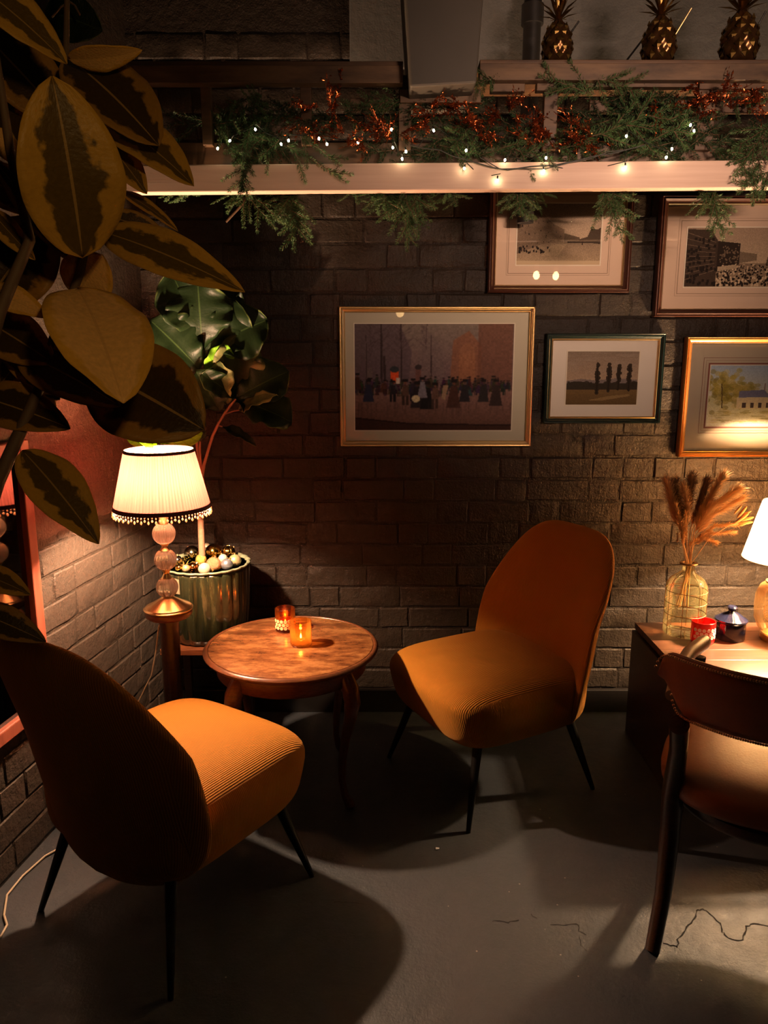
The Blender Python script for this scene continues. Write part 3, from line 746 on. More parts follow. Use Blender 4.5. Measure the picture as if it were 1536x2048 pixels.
def pleaf(parent, b, t_, wpx, Yb, Yt, mat, tilt=(0, 0, 0), **kw):
    B_ = at(b[0], b[1], Yb); T_ = at(t_[0], t_[1], Yt); mid = (B_+T_)/2
    n = (Vector((0, 0, CAMZ))-mid).normalized()+Vector(tilt); w_ = wpx*pxm((Yb+Yt)/2, (b[1]+t_[1])/2)
    leaf(parent, B_, T_, w_, n, mat, **kw)
    return B_
# fig tree
fig = empty('fig_tree', (PX, PY, PB+H-.03), 'slim fiddle leaf fig tree with broad dark leaves standing in the green planter', 'tree')
def fp(px, py, Y=PY): return at(px, py, Y)
m = M(); m.tube([Vector((fp(404, 1120).x, PY, PB+H-.04)), fp(403, 1080), fp(401, 1030), fp(402, 985), fp(403, 955)], [.0125, .012, .0115, .0105, .010], 12); mk('trunk', m, m_trunk, fig)
for pts, r in (([(403, 957), (408, 930), (418, 895), (426, 870), (438, 845), (450, 826), (463, 808), (472, 798)], .0065), ([(403, 957), (398, 925), (394, 890), (393, 850), (398, 780), (405, 700)], .0065), ([(403, 957), (400, 900), (401, 850), (412, 760)], .0045), ([(450, 828), (468, 822), (480, 820)], .003), ([(433, 850), (445, 853)], .003)):
    m = M(); m.tube([fp(x, y, PY-.02*(i > 3)) for i, (x, y) in enumerate(pts)], [r*(1-.45*i/len(pts)) for i in range(len(pts))], 8); mk('branch', m, m_trunk, fig)
FG = [((470, 800), (584, 845), 92, PY, PY-.02, m_fig, (.3, .2, .5), 'fiddle'), ((468, 798), (578, 742), 92, PY, PY+.03, m_fig, (0, 0, .3), 'fiddle'),
      ((470, 800), (476, 668), 100, PY+.02, PY+.0, m_figp, (.2, 0, -.3), 'fiddle'), ((455, 808), (440, 722), 64, PY-.03, PY-.06, m_figp, (-.6, 0, .3), 'fiddle'),
      ((472, 796), (402, 748), 60, PY-.03, PY-.08, m_fig, (0, 0, .6), 'fiddle'), ((440, 822), (392, 742), 96, PY-.02, PY-.08, m_fig, (.2, 0, -.2), 'fiddle'),
      ((446, 853), (512, 891), 26, PY, PY-.06, m_fig, (.5, 0, .6), 'oval'), ((405, 720), (470, 600), 130, PY, PY+.02, m_fig, (.1, 0, .2), 'fiddle'),
      ((405, 700), (395, 560), 130, PY-.02, PY-.06, m_fig, (0, 0, -.3), 'fiddle'), ((405, 700), (535, 640), 120, PY, PY+.03, m_fig, (.2, 0, .4), 'fiddle'),
      ((400, 740), (300, 640), 120, PY-.03, PY-.10, m_fig, (0, 0, .3), 'fiddle'), ((405, 690), (340, 540), 120, PY-.02, PY-.08, m_fig, (.3, 0, 0), 'fiddle'),
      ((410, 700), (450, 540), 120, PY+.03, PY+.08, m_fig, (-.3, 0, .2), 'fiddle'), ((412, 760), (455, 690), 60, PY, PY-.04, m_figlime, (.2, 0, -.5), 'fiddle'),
      ((480, 820), (555, 790), 40, PY-.01, PY-.08, m_figp, (.2, 0, .9), 'oval'), ((395, 880), (408, 840), 30, PY-.05, PY-.1, m_fig, (0, 0, .2), 'oval')]
for i, (b, t_, wp, y0, y1, mt, tl, shp) in enumerate(FG):
    pleaf(fig, b, t_, wp, y0, y1, mt, tl, shape=shp, bend=.10, fold=.22, wav=.10, seed=i, nu=12, nv=26)
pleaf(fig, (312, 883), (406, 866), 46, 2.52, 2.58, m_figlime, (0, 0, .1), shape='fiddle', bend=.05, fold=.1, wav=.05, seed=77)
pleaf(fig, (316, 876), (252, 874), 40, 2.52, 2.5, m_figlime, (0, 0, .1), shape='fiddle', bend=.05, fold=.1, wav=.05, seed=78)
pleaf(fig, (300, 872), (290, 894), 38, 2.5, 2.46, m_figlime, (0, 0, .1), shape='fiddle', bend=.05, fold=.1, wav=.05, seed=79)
m = M(); m.tube([fp(394, 885), at(360, 862, 2.66), at(314, 878, 2.52)], [.004, .003, .002], 8); mk('branch', m, m_trunk, fig)

# foreground rubber plant
rp = empty('rubber_plant', (-.80, .72, 0), 'tall variegated rubber plant with big yellow-edged leaves filling the left foreground', 'plant')
m = M(); m.lathe([(0, 0), (.12, 0), (.135, .02), (.16, .30), (.168, .32), (.168, .34), (.155, .34), (.150, .31), (.0, .30)], 40, (-.80, .72, 0)); mk('pot', m, plain('terracotta', (.35, .14, .08), .8, var=.2), rp)
YS = .95
stems = [([(-.80, .72, .30), (-.78, .76, .6), tuple(at(-60, 1130, .9)), tuple(at(-5, 965, .92)), tuple(at(35, 875, .95)), tuple(at(75, 785, .97)), tuple(at(110, 700, .99))], [.013, .012, .010, .0085, .008, .0065, .005]),
         ([tuple(at(75, 785, .97)), tuple(at(100, 690, .98)), tuple(at(140, 600, 1.0)), tuple(at(160, 545, 1.0)), tuple(at(168, 500, .99)), tuple(at(150, 380, 1.02)), tuple(at(140, 230, 1.04)), tuple(at(132, 115, 1.05)), tuple(at(135, -60, 1.06))], [.005, .005, .0052, .0055, .006, .005, .0045, .004, .003]),
         ([(-.78, .76, .6), tuple(at(-90, 1000, .85)), tuple(at(-50, 800, .85)), tuple(at(0, 620, .86)), tuple(at(60, 480, .9)), tuple(at(20, 300, .9)), tuple(at(-10, 100, .9))], [.010, .009, .008, .007, .006, .005, .004])]
for P, r in stems:
    m = M(); m.tube(P, r, 10); mk('stem', m, m_stem, rp)
V_, D_, P_ = m_leafv, m_leafd, m_leafp
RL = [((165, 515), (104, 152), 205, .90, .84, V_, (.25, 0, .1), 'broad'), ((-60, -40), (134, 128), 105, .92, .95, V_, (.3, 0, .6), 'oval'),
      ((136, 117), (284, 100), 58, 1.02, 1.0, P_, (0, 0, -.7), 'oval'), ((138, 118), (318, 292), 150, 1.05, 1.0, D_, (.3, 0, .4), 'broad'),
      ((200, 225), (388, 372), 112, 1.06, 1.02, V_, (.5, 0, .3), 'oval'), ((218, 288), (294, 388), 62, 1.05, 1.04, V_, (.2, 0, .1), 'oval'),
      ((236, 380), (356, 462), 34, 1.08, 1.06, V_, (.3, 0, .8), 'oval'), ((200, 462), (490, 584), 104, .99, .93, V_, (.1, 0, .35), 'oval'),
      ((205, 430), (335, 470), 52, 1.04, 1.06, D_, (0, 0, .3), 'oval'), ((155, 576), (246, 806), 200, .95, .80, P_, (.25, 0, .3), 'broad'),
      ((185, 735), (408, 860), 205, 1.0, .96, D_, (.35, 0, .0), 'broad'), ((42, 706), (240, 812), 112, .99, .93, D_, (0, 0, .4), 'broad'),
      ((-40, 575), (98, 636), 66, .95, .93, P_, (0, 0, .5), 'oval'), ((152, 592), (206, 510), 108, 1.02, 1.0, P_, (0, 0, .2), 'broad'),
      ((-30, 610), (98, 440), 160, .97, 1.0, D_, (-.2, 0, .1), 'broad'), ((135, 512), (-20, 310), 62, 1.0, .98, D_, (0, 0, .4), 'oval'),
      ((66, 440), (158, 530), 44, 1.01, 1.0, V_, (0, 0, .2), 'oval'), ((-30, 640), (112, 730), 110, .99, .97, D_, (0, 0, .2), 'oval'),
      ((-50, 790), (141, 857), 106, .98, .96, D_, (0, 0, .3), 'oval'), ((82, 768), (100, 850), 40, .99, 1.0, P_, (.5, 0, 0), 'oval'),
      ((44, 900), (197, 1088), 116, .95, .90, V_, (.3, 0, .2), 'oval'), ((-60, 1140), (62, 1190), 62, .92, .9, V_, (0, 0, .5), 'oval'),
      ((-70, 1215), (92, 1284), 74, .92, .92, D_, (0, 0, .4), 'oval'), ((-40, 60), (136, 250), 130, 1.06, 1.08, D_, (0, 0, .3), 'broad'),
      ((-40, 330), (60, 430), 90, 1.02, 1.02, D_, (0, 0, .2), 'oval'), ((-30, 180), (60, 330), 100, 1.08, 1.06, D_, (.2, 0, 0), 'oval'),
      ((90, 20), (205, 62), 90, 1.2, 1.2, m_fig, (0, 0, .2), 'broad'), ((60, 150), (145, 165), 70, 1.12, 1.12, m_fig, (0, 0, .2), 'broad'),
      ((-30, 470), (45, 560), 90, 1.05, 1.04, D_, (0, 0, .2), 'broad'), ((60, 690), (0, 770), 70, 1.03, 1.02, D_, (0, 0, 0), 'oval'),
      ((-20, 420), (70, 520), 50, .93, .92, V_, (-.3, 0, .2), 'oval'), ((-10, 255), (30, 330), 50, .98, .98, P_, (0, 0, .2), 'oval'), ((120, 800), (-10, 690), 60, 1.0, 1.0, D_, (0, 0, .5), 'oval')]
for i, (b, t_, wp, y0, y1, mt, tl, shp) in enumerate(RL):
    pleaf(rp, b, t_, wp, y0, y1, mt, tl, shape=shp, bend=.09, fold=.16, wav=.02, seed=100+i, nu=12, nv=22)
for k, (a, b_) in enumerate((((104, 35), (140, 4)), ((140, 4), (160, 30)))):
    m = M(); m.tube([at(*a, 1.15), at((a[0]+b_[0])/2, (a[1]+b_[1])/2-6, 1.15), at(*b_, 1.15)], .0014, 6); mk('stem', m, m_stem, rp)

# ------------------------------------------------------------------ pictures
class Cv:
    def __init__(s, w, h, bg): s.w = w; s.h = h; s.a = np.zeros((h, w, 3)); s.a[:] = bg; s.Y, s.X = np.mgrid[0:h, 0:w]; s.X = s.X/(w-1); s.Y = s.Y/(h-1); s.r = np.random.RandomState(3)
    def put(s, mask, c, al=1.0): s.a[mask] = s.a[mask]*(1-al)+np.array(c)*al
    def rect(s, x0, y0, x1, y1, c, al=1): s.put((s.X >= x0) & (s.X <= x1) & (s.Y >= y0) & (s.Y <= y1), c, al)
    def ell(s, x, y, rx, ry, c, al=1): s.put(((s.X-x)/rx)**2+((s.Y-y)/ry)**2 <= 1, c, al)
    def poly(s, pts, c, al=1):
        ins = np.zeros_like(s.X, dtype=bool); n = len(pts)
        for i in range(n):
            x0, y0 = pts[i]; x1, y1 = pts[(i+1) % n]
            cnd = ((y0 > s.Y) != (y1 > s.Y)); xs = (x1-x0)*(s.Y-y0)/((y1-y0) if y1 != y0 else 1e-9)+x0
            ins ^= cnd & (s.X < xs)
        s.put(ins, c, al)
    def line(s, x0, y0, x1, y1, w, c, al=1):
        d = np.hypot(x1-x0, y1-y0)+1e-9; tt = np.clip(((s.X-x0)*(x1-x0)+(s.Y-y0)*(y1-y0))/d**2, 0, 1)
        s.put(np.hypot(s.X-x0-tt*(x1-x0), s.Y-y0-tt*(y1-y0)) < w, c, al)
    def grain(s, amt, k=1):
        n = s.r.rand(s.h//k+2, s.w//k+2); n = np.kron(n, np.ones((k, k)))[:s.h, :s.w]; s.a *= (1+(n-.5)[..., None]*amt); s.a = np.clip(s.a, 0, 1)
    def blur(s, n=1):
        for _ in range(n):
            p = np.pad(s.a, ((1, 1), (1, 1), (0, 0)), 'edge'); s.a = (p[:-2, 1:-1]+p[2:, 1:-1]+p[1:-1, :-2]+p[1:-1, 2:]+2*p[1:-1, 1:-1])/6
    def grad(s, c0, c1, y0=0, y1=1):
        f = np.clip((s.Y-y0)/(y1-y0), 0, 1)[..., None]; m = (s.Y >= y0) & (s.Y <= y1); s.a[m] = (np.array(c0)*(1-f)+np.array(c1)*f)[m]
m_print = None
def print_mat():
    t = NT('printed_paper'); a = t.n('ShaderNodeAttribute'); a.attribute_name = 'ink'; a.attribute_type = 'GEOMETRY'
    return t.done(t.bsdf(a.outputs['Color'], .75, spec=.2))
m_print = print_mat()
def s2l(a): return np.where(a <= .04045, a/12.92, ((a+.055)/1.055)**2.4)
def print_obj(cv, x0, x1, z0, z1, y, parent):
    h, w_ = cv.h, cv.w; cv.a = np.clip(cv.a*1.14, 0, 1); m = M(); V = [(x0+(x1-x0)*i/(w_), y, z1+(z0-z1)*j/(h)) for j in range(h+1) for i in range(w_+1)]
    m.v = V; m.f = [(j*(w_+1)+i, (j+1)*(w_+1)+i, (j+1)*(w_+1)+i+1, j*(w_+1)+i+1) for j in range(h) for i in range(w_)]
    o = mk('print', m, m_print, parent, smooth=False)
    at_ = o.data.color_attributes.new('ink', 'FLOAT_COLOR', 'CORNER'); c = np.ones((h*w_, 4), dtype=np.float32); c[:, :3] = s2l(cv.a.reshape(-1, 3))
    at_.data.foreach_set('color', np.repeat(c, 4, axis=0).ravel()); return o
def rect_ring(m, x0, x1, z0, z1, y, prof):
    V = []
    for (ins, d) in prof: V += [(x0+ins, y-d, z0+ins), (x1-ins, y-d, z0+ins), (x1-ins, y-d, z1-ins), (x0+ins, y-d, z1-ins)]
    n = len(prof); m.add(V, [(i*4+k, i*4+(k+1) % 4, (i+1)*4+(k+1) % 4, (i+1)*4+k) for i in range(n-1) for k in range(4)]); return m
def picture(label, ox, oy, px_in, mould, lip, matm, pr, cv, lines=(), mouldw=.022, lipw=.006, depth=.026, roll=0, line_mat=None, Y=WY-.012):
    a = at(ox[0], oy[0], Y); b = at(ox[1], oy[1], Y); x0, x1, z1, z0 = a.x, b.x, a.z, b.z
    o = empty('framed_picture', ((x0+x1)/2, Y, z0), label, 'picture', group='framed pictures on the brick wall')
    w1 = mouldw
    m = M(); rect_ring(m, x0, x1, z0, z1, Y, [(0, 0), (0, depth*.8), (.003, depth), (w1*.3, depth*.92), (w1*.45, depth*1.05), (w1*.7, depth*.8), (w1, depth*.7), (w1, .004)]); mk('moulding', m, mould, o, smooth=False)
    m = M(); rect_ring(m, x0+w1-.0005, x1-w1+.0005, z0+w1-.0005, z1-w1+.0005, Y, [(0, depth*.72), (lipw*.5, depth*.78), (lipw, depth*.55), (lipw, .006)]); mk('inner_lip', m, lip, o, smooth=False)
    i = w1+lipw*.5
    m = M(); m.box(((x0+x1)/2, Y-.004, (z0+z1)/2), (x1-x0-2*i, .005, z1-z0-2*i)); mk('mount', m, matm, o, smooth=False)
    p = at(pr[0], pr[1], Y); q = at(pr[2], pr[3], Y); yy = Y-.0072
    m = M(); rect_ring(m, p.x-.004, q.x+.004, q.z-.004, p.z+.004, yy, [(0, 0), (0, .0012), (.004, .0002)]); mk('mount_bevel', m, plain('bevel_card', (.85, .76, .6), .8), o, smooth=False)
    print_obj(cv, p.x, q.x, q.z, p.z, yy, o)
    for (e, w_) in lines:
        m = M(); rect_ring(m, p.x-e, q.x+e, q.z-e, p.z+e, yy, [(0, .0002), (w_, .0002)]); mk('mount_line', m, line_mat or m_line, o, smooth=False)
    m = M(); yg = Y-depth*.52; m.box(((x0+x1)/2, yg, (z0+z1)/2), (x1-x0-2*i, .0015, z1-z0-2*i)); mk('glass', m, m_glasspane, o, smooth=False)
    return o
def fig_(cv, x, y, h, c, hat=True, skirt=False):
    cv.ell(x, y-h*.88, h*.035, h*.06, (c[0]*.8+.15, c[1]*.7+.1, c[2]*.6+.08)); cv.poly([(x-h*.07, y-h*.80), (x+h*.07, y-h*.80), (x+h*.10, y-h*.5), (x+h*(.16 if skirt else .09), y-h*(.04 if skirt else .35)), (x-h*(.17 if skirt else .09), y-h*(.05 if skirt else .35))], c)
    if not skirt: cv.rect(x-h*.09, y-h*.36, x-h*.02, y, tuple(k*.7 for k in c)); cv.rect(x+h*.02, y-h*.36, x+h*.09, y, tuple(k*.7 for k in c))
    if hat: cv.rect(x-h*.07, y-h*1.02, x+h*.07, y-h*.92, (.12, .09, .09))
# boulevard scene
c = Cv(234, 158, (.40, .34, .33)); c.grad((.47, .42, .38), (.42, .33, .34), 0, .55); c.grad((.50, .38, .35), (.36, .25, .21), .55, 1)
c.poly([(0, 0), (.28, 0), (.36, .25), (.34, .55), (0, .6)], (.34, .28, .30), .75); c.poly([(.42, 0), (.55, .2), (.58, .6), (.38, .58)], (.42, .36, .35), .5)
c.poly([(.62, .15), (.72, .06), (.80, .2), (.80, .6), (.6, .6)], (.50, .33, .24), .8); c.poly([(.78, .0), (1, 0), (1, .62), (.78, .6)], (.42, .28, .22), .8)
c.rect(.66, .28, .76, .55, (.56, .38, .27), .7); c.ell(.71, .28, .05, .10, (.55, .38, .28), .7)
for x, y0, y1, w_ in ((.165, 0, .62, .006), (.185, .3, .64, .007), (.29, 0, .55, .004), (.48, .1, .58, .003), (.07, .1, .5, .002)): c.line(x, y0, x+.005, y1, w_, (.22, .17, .17))
for k in range(60):
    x = random.choice((.17, .29, .1, .45)); y = random.uniform(.02, .3); c.line(x, y, x+random.uniform(-.1, .1), y-random.uniform(.03, .13), .0018, (.27, .21, .22), .7)
c.rect(.225, .42, .275, .56, (.80, .30, .14)); c.ell(.25, .42, .028, .03, (.20, .21, .22)); c.rect(.385, .40, .42, .58, (.40, .27, .25)); c.ell(.402, .40, .022, .025, (.22, .18, .18))
c.rect(.075, .41, .11, .50, (.40, .34, .33)); c.rect(0, .54, 1, .57, (.35, .28, .29), .5)
for k in range(200): fig_(c, random.uniform(0, .99), random.uniform(.58, .68), random.uniform(.05, .11), tuple(random.uniform(.14, .32)*q for q in (1, .82, .82)), skirt=random.random() < .5)
c.rect(.26, .50, .285, .56, (.72, .66, .6))
for x, y, h, col, sk in ((.085, .74, .22, (.17, .17, .24), 1), (.24, .73, .20, (.15, .12, .14), 0), (.32, .76, .24, (.32, .23, .19), 0), (.37, .72, .21, (.18, .14, .18), 0), (.395, .80, .26, (.14, .11, .12), 1), (.46, .81, .27, (.11, .09, .09), 1), (.51, .79, .24, (.36, .26, .22), 0), (.43, .70, .2, (.45, .42, .45), 1), (.63, .80, .28, (.27, .17, .14), 1), (.70, .74, .22, (.16, .14, .15), 1), (.82, .74, .22, (.17, .15, .15), 1), (.90, .78, .26, (.20, .15, .14), 1), (.015, .62, .16, (.25, .15, .13), 1), (.19, .66, .14, (.30, .18, .15), 0)): fig_(c, x, y, h, col, skirt=bool(sk))
c.ell(.388, .70, .028, .035, (.72, .66, .52)); c.poly([(.56, .57), (.595, .57), (.575, .71), (.55, .70)], (.55, .45, .36))
c.poly([(0, .885), (.3, .93), (.7, .955), (1, .95), (1, 1), (0, 1)], (.24, .15, .12)); c.line(0, .885, .35, .94, .006, (.15, .09, .08)); c.line(.35, .94, 1, .955, .006, (.16, .10, .09))
for k in range(40): x = random.uniform(0, 1); c.line(x, .74, x, .74+random.uniform(.05, .16), .005, (.27, .19, .18), .25)
c.blur(1); c.grain(.12, 3); c.grain(.06)
picture('large picture of a crowded rainy boulevard in a pale gilt frame, leftmost of all', (678, 1059), (613, 892), None, m_palegold, m_gold, m_matgrey, (709, 648, 1021, 860), c, mouldw=.019, lipw=.004)
# four poplars, sepia
c = Cv(150, 116, (.62, .54, .46)); c.grad((.48, .42, .36), (.62, .53, .44), 0, .58); c.grad((.44, .35, .22), (.36, .28, .17), .58, 1)
for k in range(25): c.ell(random.uniform(0, 1), random.uniform(.02, .4), random.uniform(.08, .25), random.uniform(.01, .04), (.58, .52, .46), .25)
c.poly([(0, .55), (.2, .51), (.4, .54), (.7, .50), (1, .53), (1, .62), (0, .62)], (.45, .40, .38)); c.rect(0, .60, 1, .72, (.20, .17, .13))
for k in range(40): c.ell(random.uniform(0, 1), random.uniform(.58, .66), random.uniform(.02, .06), random.uniform(.02, .05), (.19, .16, .12), .8)
c.ell(.15, .63, .16, .07, (.20, .17, .13)); c.rect(0, .73, 1, .80, (.42, .33, .20), .6)
for x, y0, y1, w_ in ((.43, .22, .78, .05), (.59, .23, .74, .045), (.73, .26, .72, .036), (.88, .25, .74, .040)):
    for k in range(40):
        f = random.random(); y = y0+(y1-y0)*f; c.ell(x+random.uniform(-.5, .5)*w_*math.sin(PI*min(.95, f+.12)), y, .018+.012*random.random(), .035, (.19, .15, .11), .95)
    c.line(x, y0+.05, x, y1, .010, (.14, .11, .08))
c.poly([(.3, .92), (.6, .84), (.9, .80), (.9, .84), (.5, .93)], (.50, .41, .27)); c.grain(.1, 2)
picture('small sepia picture of four poplar trees in a black and gold frame', (1092, 1316), (667, 846), None, m_blacklac, m_gold, m_matwhite, (1135, 703, 1271, 809), c, mouldw=.020, lipw=.007)
def street(c, seed, busy):
    random.seed(seed); c.grad((.60, .53, .46), (.68, .60, .50), 0, .7); c.grad((.55, .48, .40), (.66, .58, .47), .55, 1)
# quiet street photograph
c = Cv(150, 120, (.6, .53, .46)); c.grad((.50, .44, .38), (.66, .58, .48), 0, .62); c.grad((.50, .43, .35), (.62, .54, .43), .62, 1); random.seed(11)
c.poly([(0, 0), (.18, .0), (.42, .32), (.56, .42), (.56, .62), (.3, .66), (0, .82)], (.44, .37, .30))
c.poly([(.56, .48), (.75, .55), (.75, .62), (.56, .62)], (.33, .28, .22)); c.poly([(.74, .58), (.84, .54), (.88, .40), (.96, .42), (1, .38), (1, .66), (.74, .62)], (.22, .18, .14))
for k in range(60):
    f = random.random()**.7; x = f*.55; top = f*.42; y = top+(.68-top)*random.random(); c.rect(x, y, x+.012*(1.2-f), y+.035*(1.2-f), (.13, .10, .08) if k % 3 else (.48, .41, .33))
for k in range(8): c.line(0, .05+.09*k, .5, .42+.025*k, .004, (.40, .34, .27), .7)
for k in range(26): c.ell(random.uniform(.02, .4), random.uniform(.70, .80), .010, .022, (.15, .12, .1))
c.rect(.60, .61, .98, .64, (.24, .2, .16)); c.line(.78, .6, .78, .67, .006, (.2, .16, .13)); c.poly([(.3, .85), (.42, .66), (.6, .66), (.5, .85)], (.66, .58, .46), .5); c.grain(.22, 1); c.rect(0, .94, 1, 1, (.70, .62, .50))
picture('framed old photograph of an empty street, behind the fir sprigs above the poplar picture', (980, 1254), (352, 586), None, m_mahog, m_gold, m_matpink, (1036, 408, 1198, 530), c, lines=((.032, .002), (.038, .001)), mouldw=.024, lipw=.005, depth=.03)
# crowded street photograph
c = Cv(190, 130, (.6, .53, .46)); c.grad((.58, .50, .42), (.66, .58, .48), 0, .6); c.grad((.46, .39, .32), (.58, .50, .4), .6, 1); random.seed(12)
c.poly([(0, .02), (.20, .03), (.26, .22), (.26, 1), (0, 1)], (.24, .19, .15)); c.poly([(.26, .22), (.45, .26), (.45, .62), (.26, .75)], (.17, .13, .1)); c.poly([(.45, .40), (.60, .44), (.6, .55), (.45, .6)], (.44, .38, .31))
c.poly([(.70, .42), (.76, .22), (.78, .06), (.80, .2), (.86, .16), (1, .08), (1, 1), (.85, .8), (.68, .62)], (.30, .25, .2)); c.line(.785, 0, .785, .12, .008, (.35, .3, .24))
for j in range(9):
    c.line(0, .08+.1*j, .24, .24+.06*j, .004, (.46, .39, .32), .8); c.line(1, .14+.09*j, .72, .36+.04*j, .003, (.42, .36, .29), .7)
for k in range(70): x = random.uniform(0, .25); y = random.uniform(.15, .95); c.rect(x, y, x+.02, y+.05, (.12, .09, .07))
for k in range(60): x = random.uniform(.28, .44); y = random.uniform(.28, .62); c.rect(x, y, x+.012, y+.025, (.42, .35, .28))
for k in range(420):
    y = .62+.36*random.random(); s = .006+.012*(y-.6); x = random.uniform(.27-.0*(y-.6), .95); c.ell(x, y, s, s*2.2, (.13, .10, .08) if random.random() < .62 else (.72, .64, .53))
c.poly([(.27, .66), (.42, .62), (.44, .68), (.27, .74)], (.62, .55, .45)); c.grain(.2, 1)
picture('framed old photograph of a crowded city street, upper right corner, partly cut off', (1319, 1640), (394, 634), None, m_mahog, m_palegold, m_matpink, (1375, 456, 1600, 574), c, lines=((.026, .002), (.034, .001)), mouldw=.026, lipw=.005, depth=.034)
# watercolour of a cottage
c = Cv(180, 130, (.80, .80, .76)); random.seed(14); c.grad((.62, .68, .74), (.86, .84, .76), 0, .5); c.grad((.80, .78, .58), (.88, .86, .78), .5, 1)
for k in range(160): x = random.gauss(.14, .09); y = random.gauss(.36, .16); c.ell(x, y, .03, .04, random.choice(((.66, .58, .22), (.74, .66, .34), (.52, .46, .20), (.80, .74, .5))), .5)
for k in range(60): c.ell(random.gauss(.33, .07), random.gauss(.36, .05), .03, .03, random.choice(((.74, .66, .36), (.60, .55, .26))), .5)
c.poly([(.30, .42), (.55, .40), (.62, .52), (.30, .53)], (.50, .50, .60)); c.poly([(.28, .53), (.62, .52), (.62, .72), (.28, .72)], (.86, .80, .66)); c.poly([(.60, .36), (.72, .34), (.80, .5), (.80, .72), (.62, .72)], (.84, .77, .60)); c.poly([(.66, .38), (.95, .38), (1, .52), (.78, .52)], (.52, .52, .60))
for x in (.34, .42, .50, .58, .68): c.rect(x, .62, x+.035, .70, (.36, .30, .28))
c.line(.55, .40, .55, .30, .008, (.6, .5, .45)); c.line(.12, .3, .14, .7, .006, (.40, .33, .2))
for k in range(80): c.ell(random.uniform(0, 1), random.uniform(.74, .95), random.uniform(.02, .08), .012, random.choice(((.78, .74, .5), (.88, .85, .74), (.62, .58, .34))), .5)
c.grain(.08, 2)
picture('framed watercolour of a cottage with trees, cream mount, above the cream lamp', (1369, 1690), (674, 912), None, m_orangewood, m_gold, m_matcream, (1421, 731, 1610, 851), c, lines=((.010, .010), (.030, .0015), (.020, .0008)), mouldw=.020, lipw=.005, depth=.034, line_mat=plain('rose_mount_edge', (.30, .11, .08), .9))

# mirror on the left wall
mr = empty('wall_mirror', tuple(A+dl*.9+nl*.02+Vector((0, 0, .43))), 'dark mirror in a red wooden frame on the left wall behind the leaves', 'mirror')
def wl_pt(s, z, d): p = A+dl*s+nl*d; return Vector((p.x, p.y, z))
s0 = (WY-2.20)/abs(dl.y); s1 = s0+.85; z0_, z1_ = .43, 1.255; fw = .042
for (a, b, c_, d_) in ((s0, s0+fw, z0_, z1_), (s1-fw, s1, z0_, z1_), (s0+fw, s1-fw, z1_-fw, z1_), (s0+fw, s1-fw, z0_, z0_+fw)):
    m = M(); V = [wl_pt(s, z, d) for d in (.014, .040) for (s, z) in ((a, c_), (b, c_), (b, d_), (a, d_))]
    m.add(V, [(0, 1, 2, 3), (7, 6, 5, 4), (0, 4, 5, 1), (1, 5, 6, 2), (2, 6, 7, 3), (3, 7, 4, 0)]); mk('frame_rail', m, m_redwood, mr, smooth=False, bevel=.004)
m = M(); V = [wl_pt(s, z, d) for d in (.016, .022) for (s, z) in ((s0+fw*.8, z0_+fw*.8), (s1-fw*.8, z0_+fw*.8), (s1-fw*.8, z1_-fw*.8), (s0+fw*.8, z1_-fw*.8))]
m.add(V, [(0, 1, 2, 3), (7, 6, 5, 4), (0, 4, 5, 1), (1, 5, 6, 2), (2, 6, 7, 3), (3, 7, 4, 0)]); mk('mirror_glass', m, m_mirror, mr, smooth=False)

# ------------------------------------------------------------------ timber shelf frame overhead
SY = 2.45
def brd(name, x0, x1, y0, y1, Y, dep, mat, par, slope=0):
    a = at(x0, y0, Y); b = at(x1, y1, Y); m = M(); m.box(((a.x+b.x)/2, Y+dep/2, (a.z+b.z)/2), (b.x-a.x, dep, a.z-b.z)); return mk(name, m, mat, par, smooth=False, bevel=.002)
c0_ = at(768, 350, SY)
shf = empty('hanging_shelf', (c0_.x, SY, c0_.z), 'rough timber frame shelf hanging overhead with pale lower beam, carrying the fir garland', 'shelf')
m = M(); a = at(-60, 333, SY); b = at(1640, 319, SY); a2 = at(-60, 388, SY); b2 = at(1640, 374, SY)
V = [(a2.x, SY, a2.z), (b2.x, SY, b2.z), (b.x, SY, b.z), (a.x, SY, a.z), (a2.x, SY+.045, a2.z), (b2.x, SY+.045, b2.z), (b.x, SY+.045, b.z), (a.x, SY+.045, a.z)]
m.add(V, [(0, 1, 2, 3), (7, 6, 5, 4), (0, 4, 5, 1), (1, 5, 6, 2), (2, 6, 7, 3), (3, 7, 4, 0)]); mk('lower_beam', m, m_plank, shf, smooth=False, bevel=.003, label='pale planed lower beam')
brd('back_board', -60, 1640, 285, 335, SY+.09, .03, m_olddark, shf)
a = at(0, 132, SY+.02)
brd('top_rail', 230, 806, 130, 166, SY+.02, .04, m_oldwood, shf); brd('top_rail', 960, 1640, 126, 160, SY+.02, .04, m_oldwood, shf)
brd('rail_cap', 230, 806, 122, 131, SY+.03, .16, m_olddark, shf); brd('rail_cap', 960, 1640, 119, 127, SY+.035, .30, m_olddark, shf)
brd('under_rail', 800, 962, 178, 205, SY+.05, .03, m_oldwood, shf)
for x0, x1, y0, y1 in ((982, 1050, 166, 183), (1074, 1168, 163, 181), (1172, 1396, 160, 174), (1400, 1640, 160, 178)): brd('spacer_block', x0, x1, y0, y1, SY+.05, .03, m_oldwood if x0 < 1300 else m_olddark, shf)
for x0, x1, y0, y1, mt in ((400, 425, 166, 290, m_oldwood), (600, 624, 166, 290, m_olddark), (798, 822, 150, 300, m_oldwood), (1400, 1424, 160, 300, m_olddark), (1090, 1112, 165, 300, m_olddark), (250, 272, 150, 300, m_olddark)): brd('post', x0, x1, y0, y1, SY+.062, .028, mt, shf)
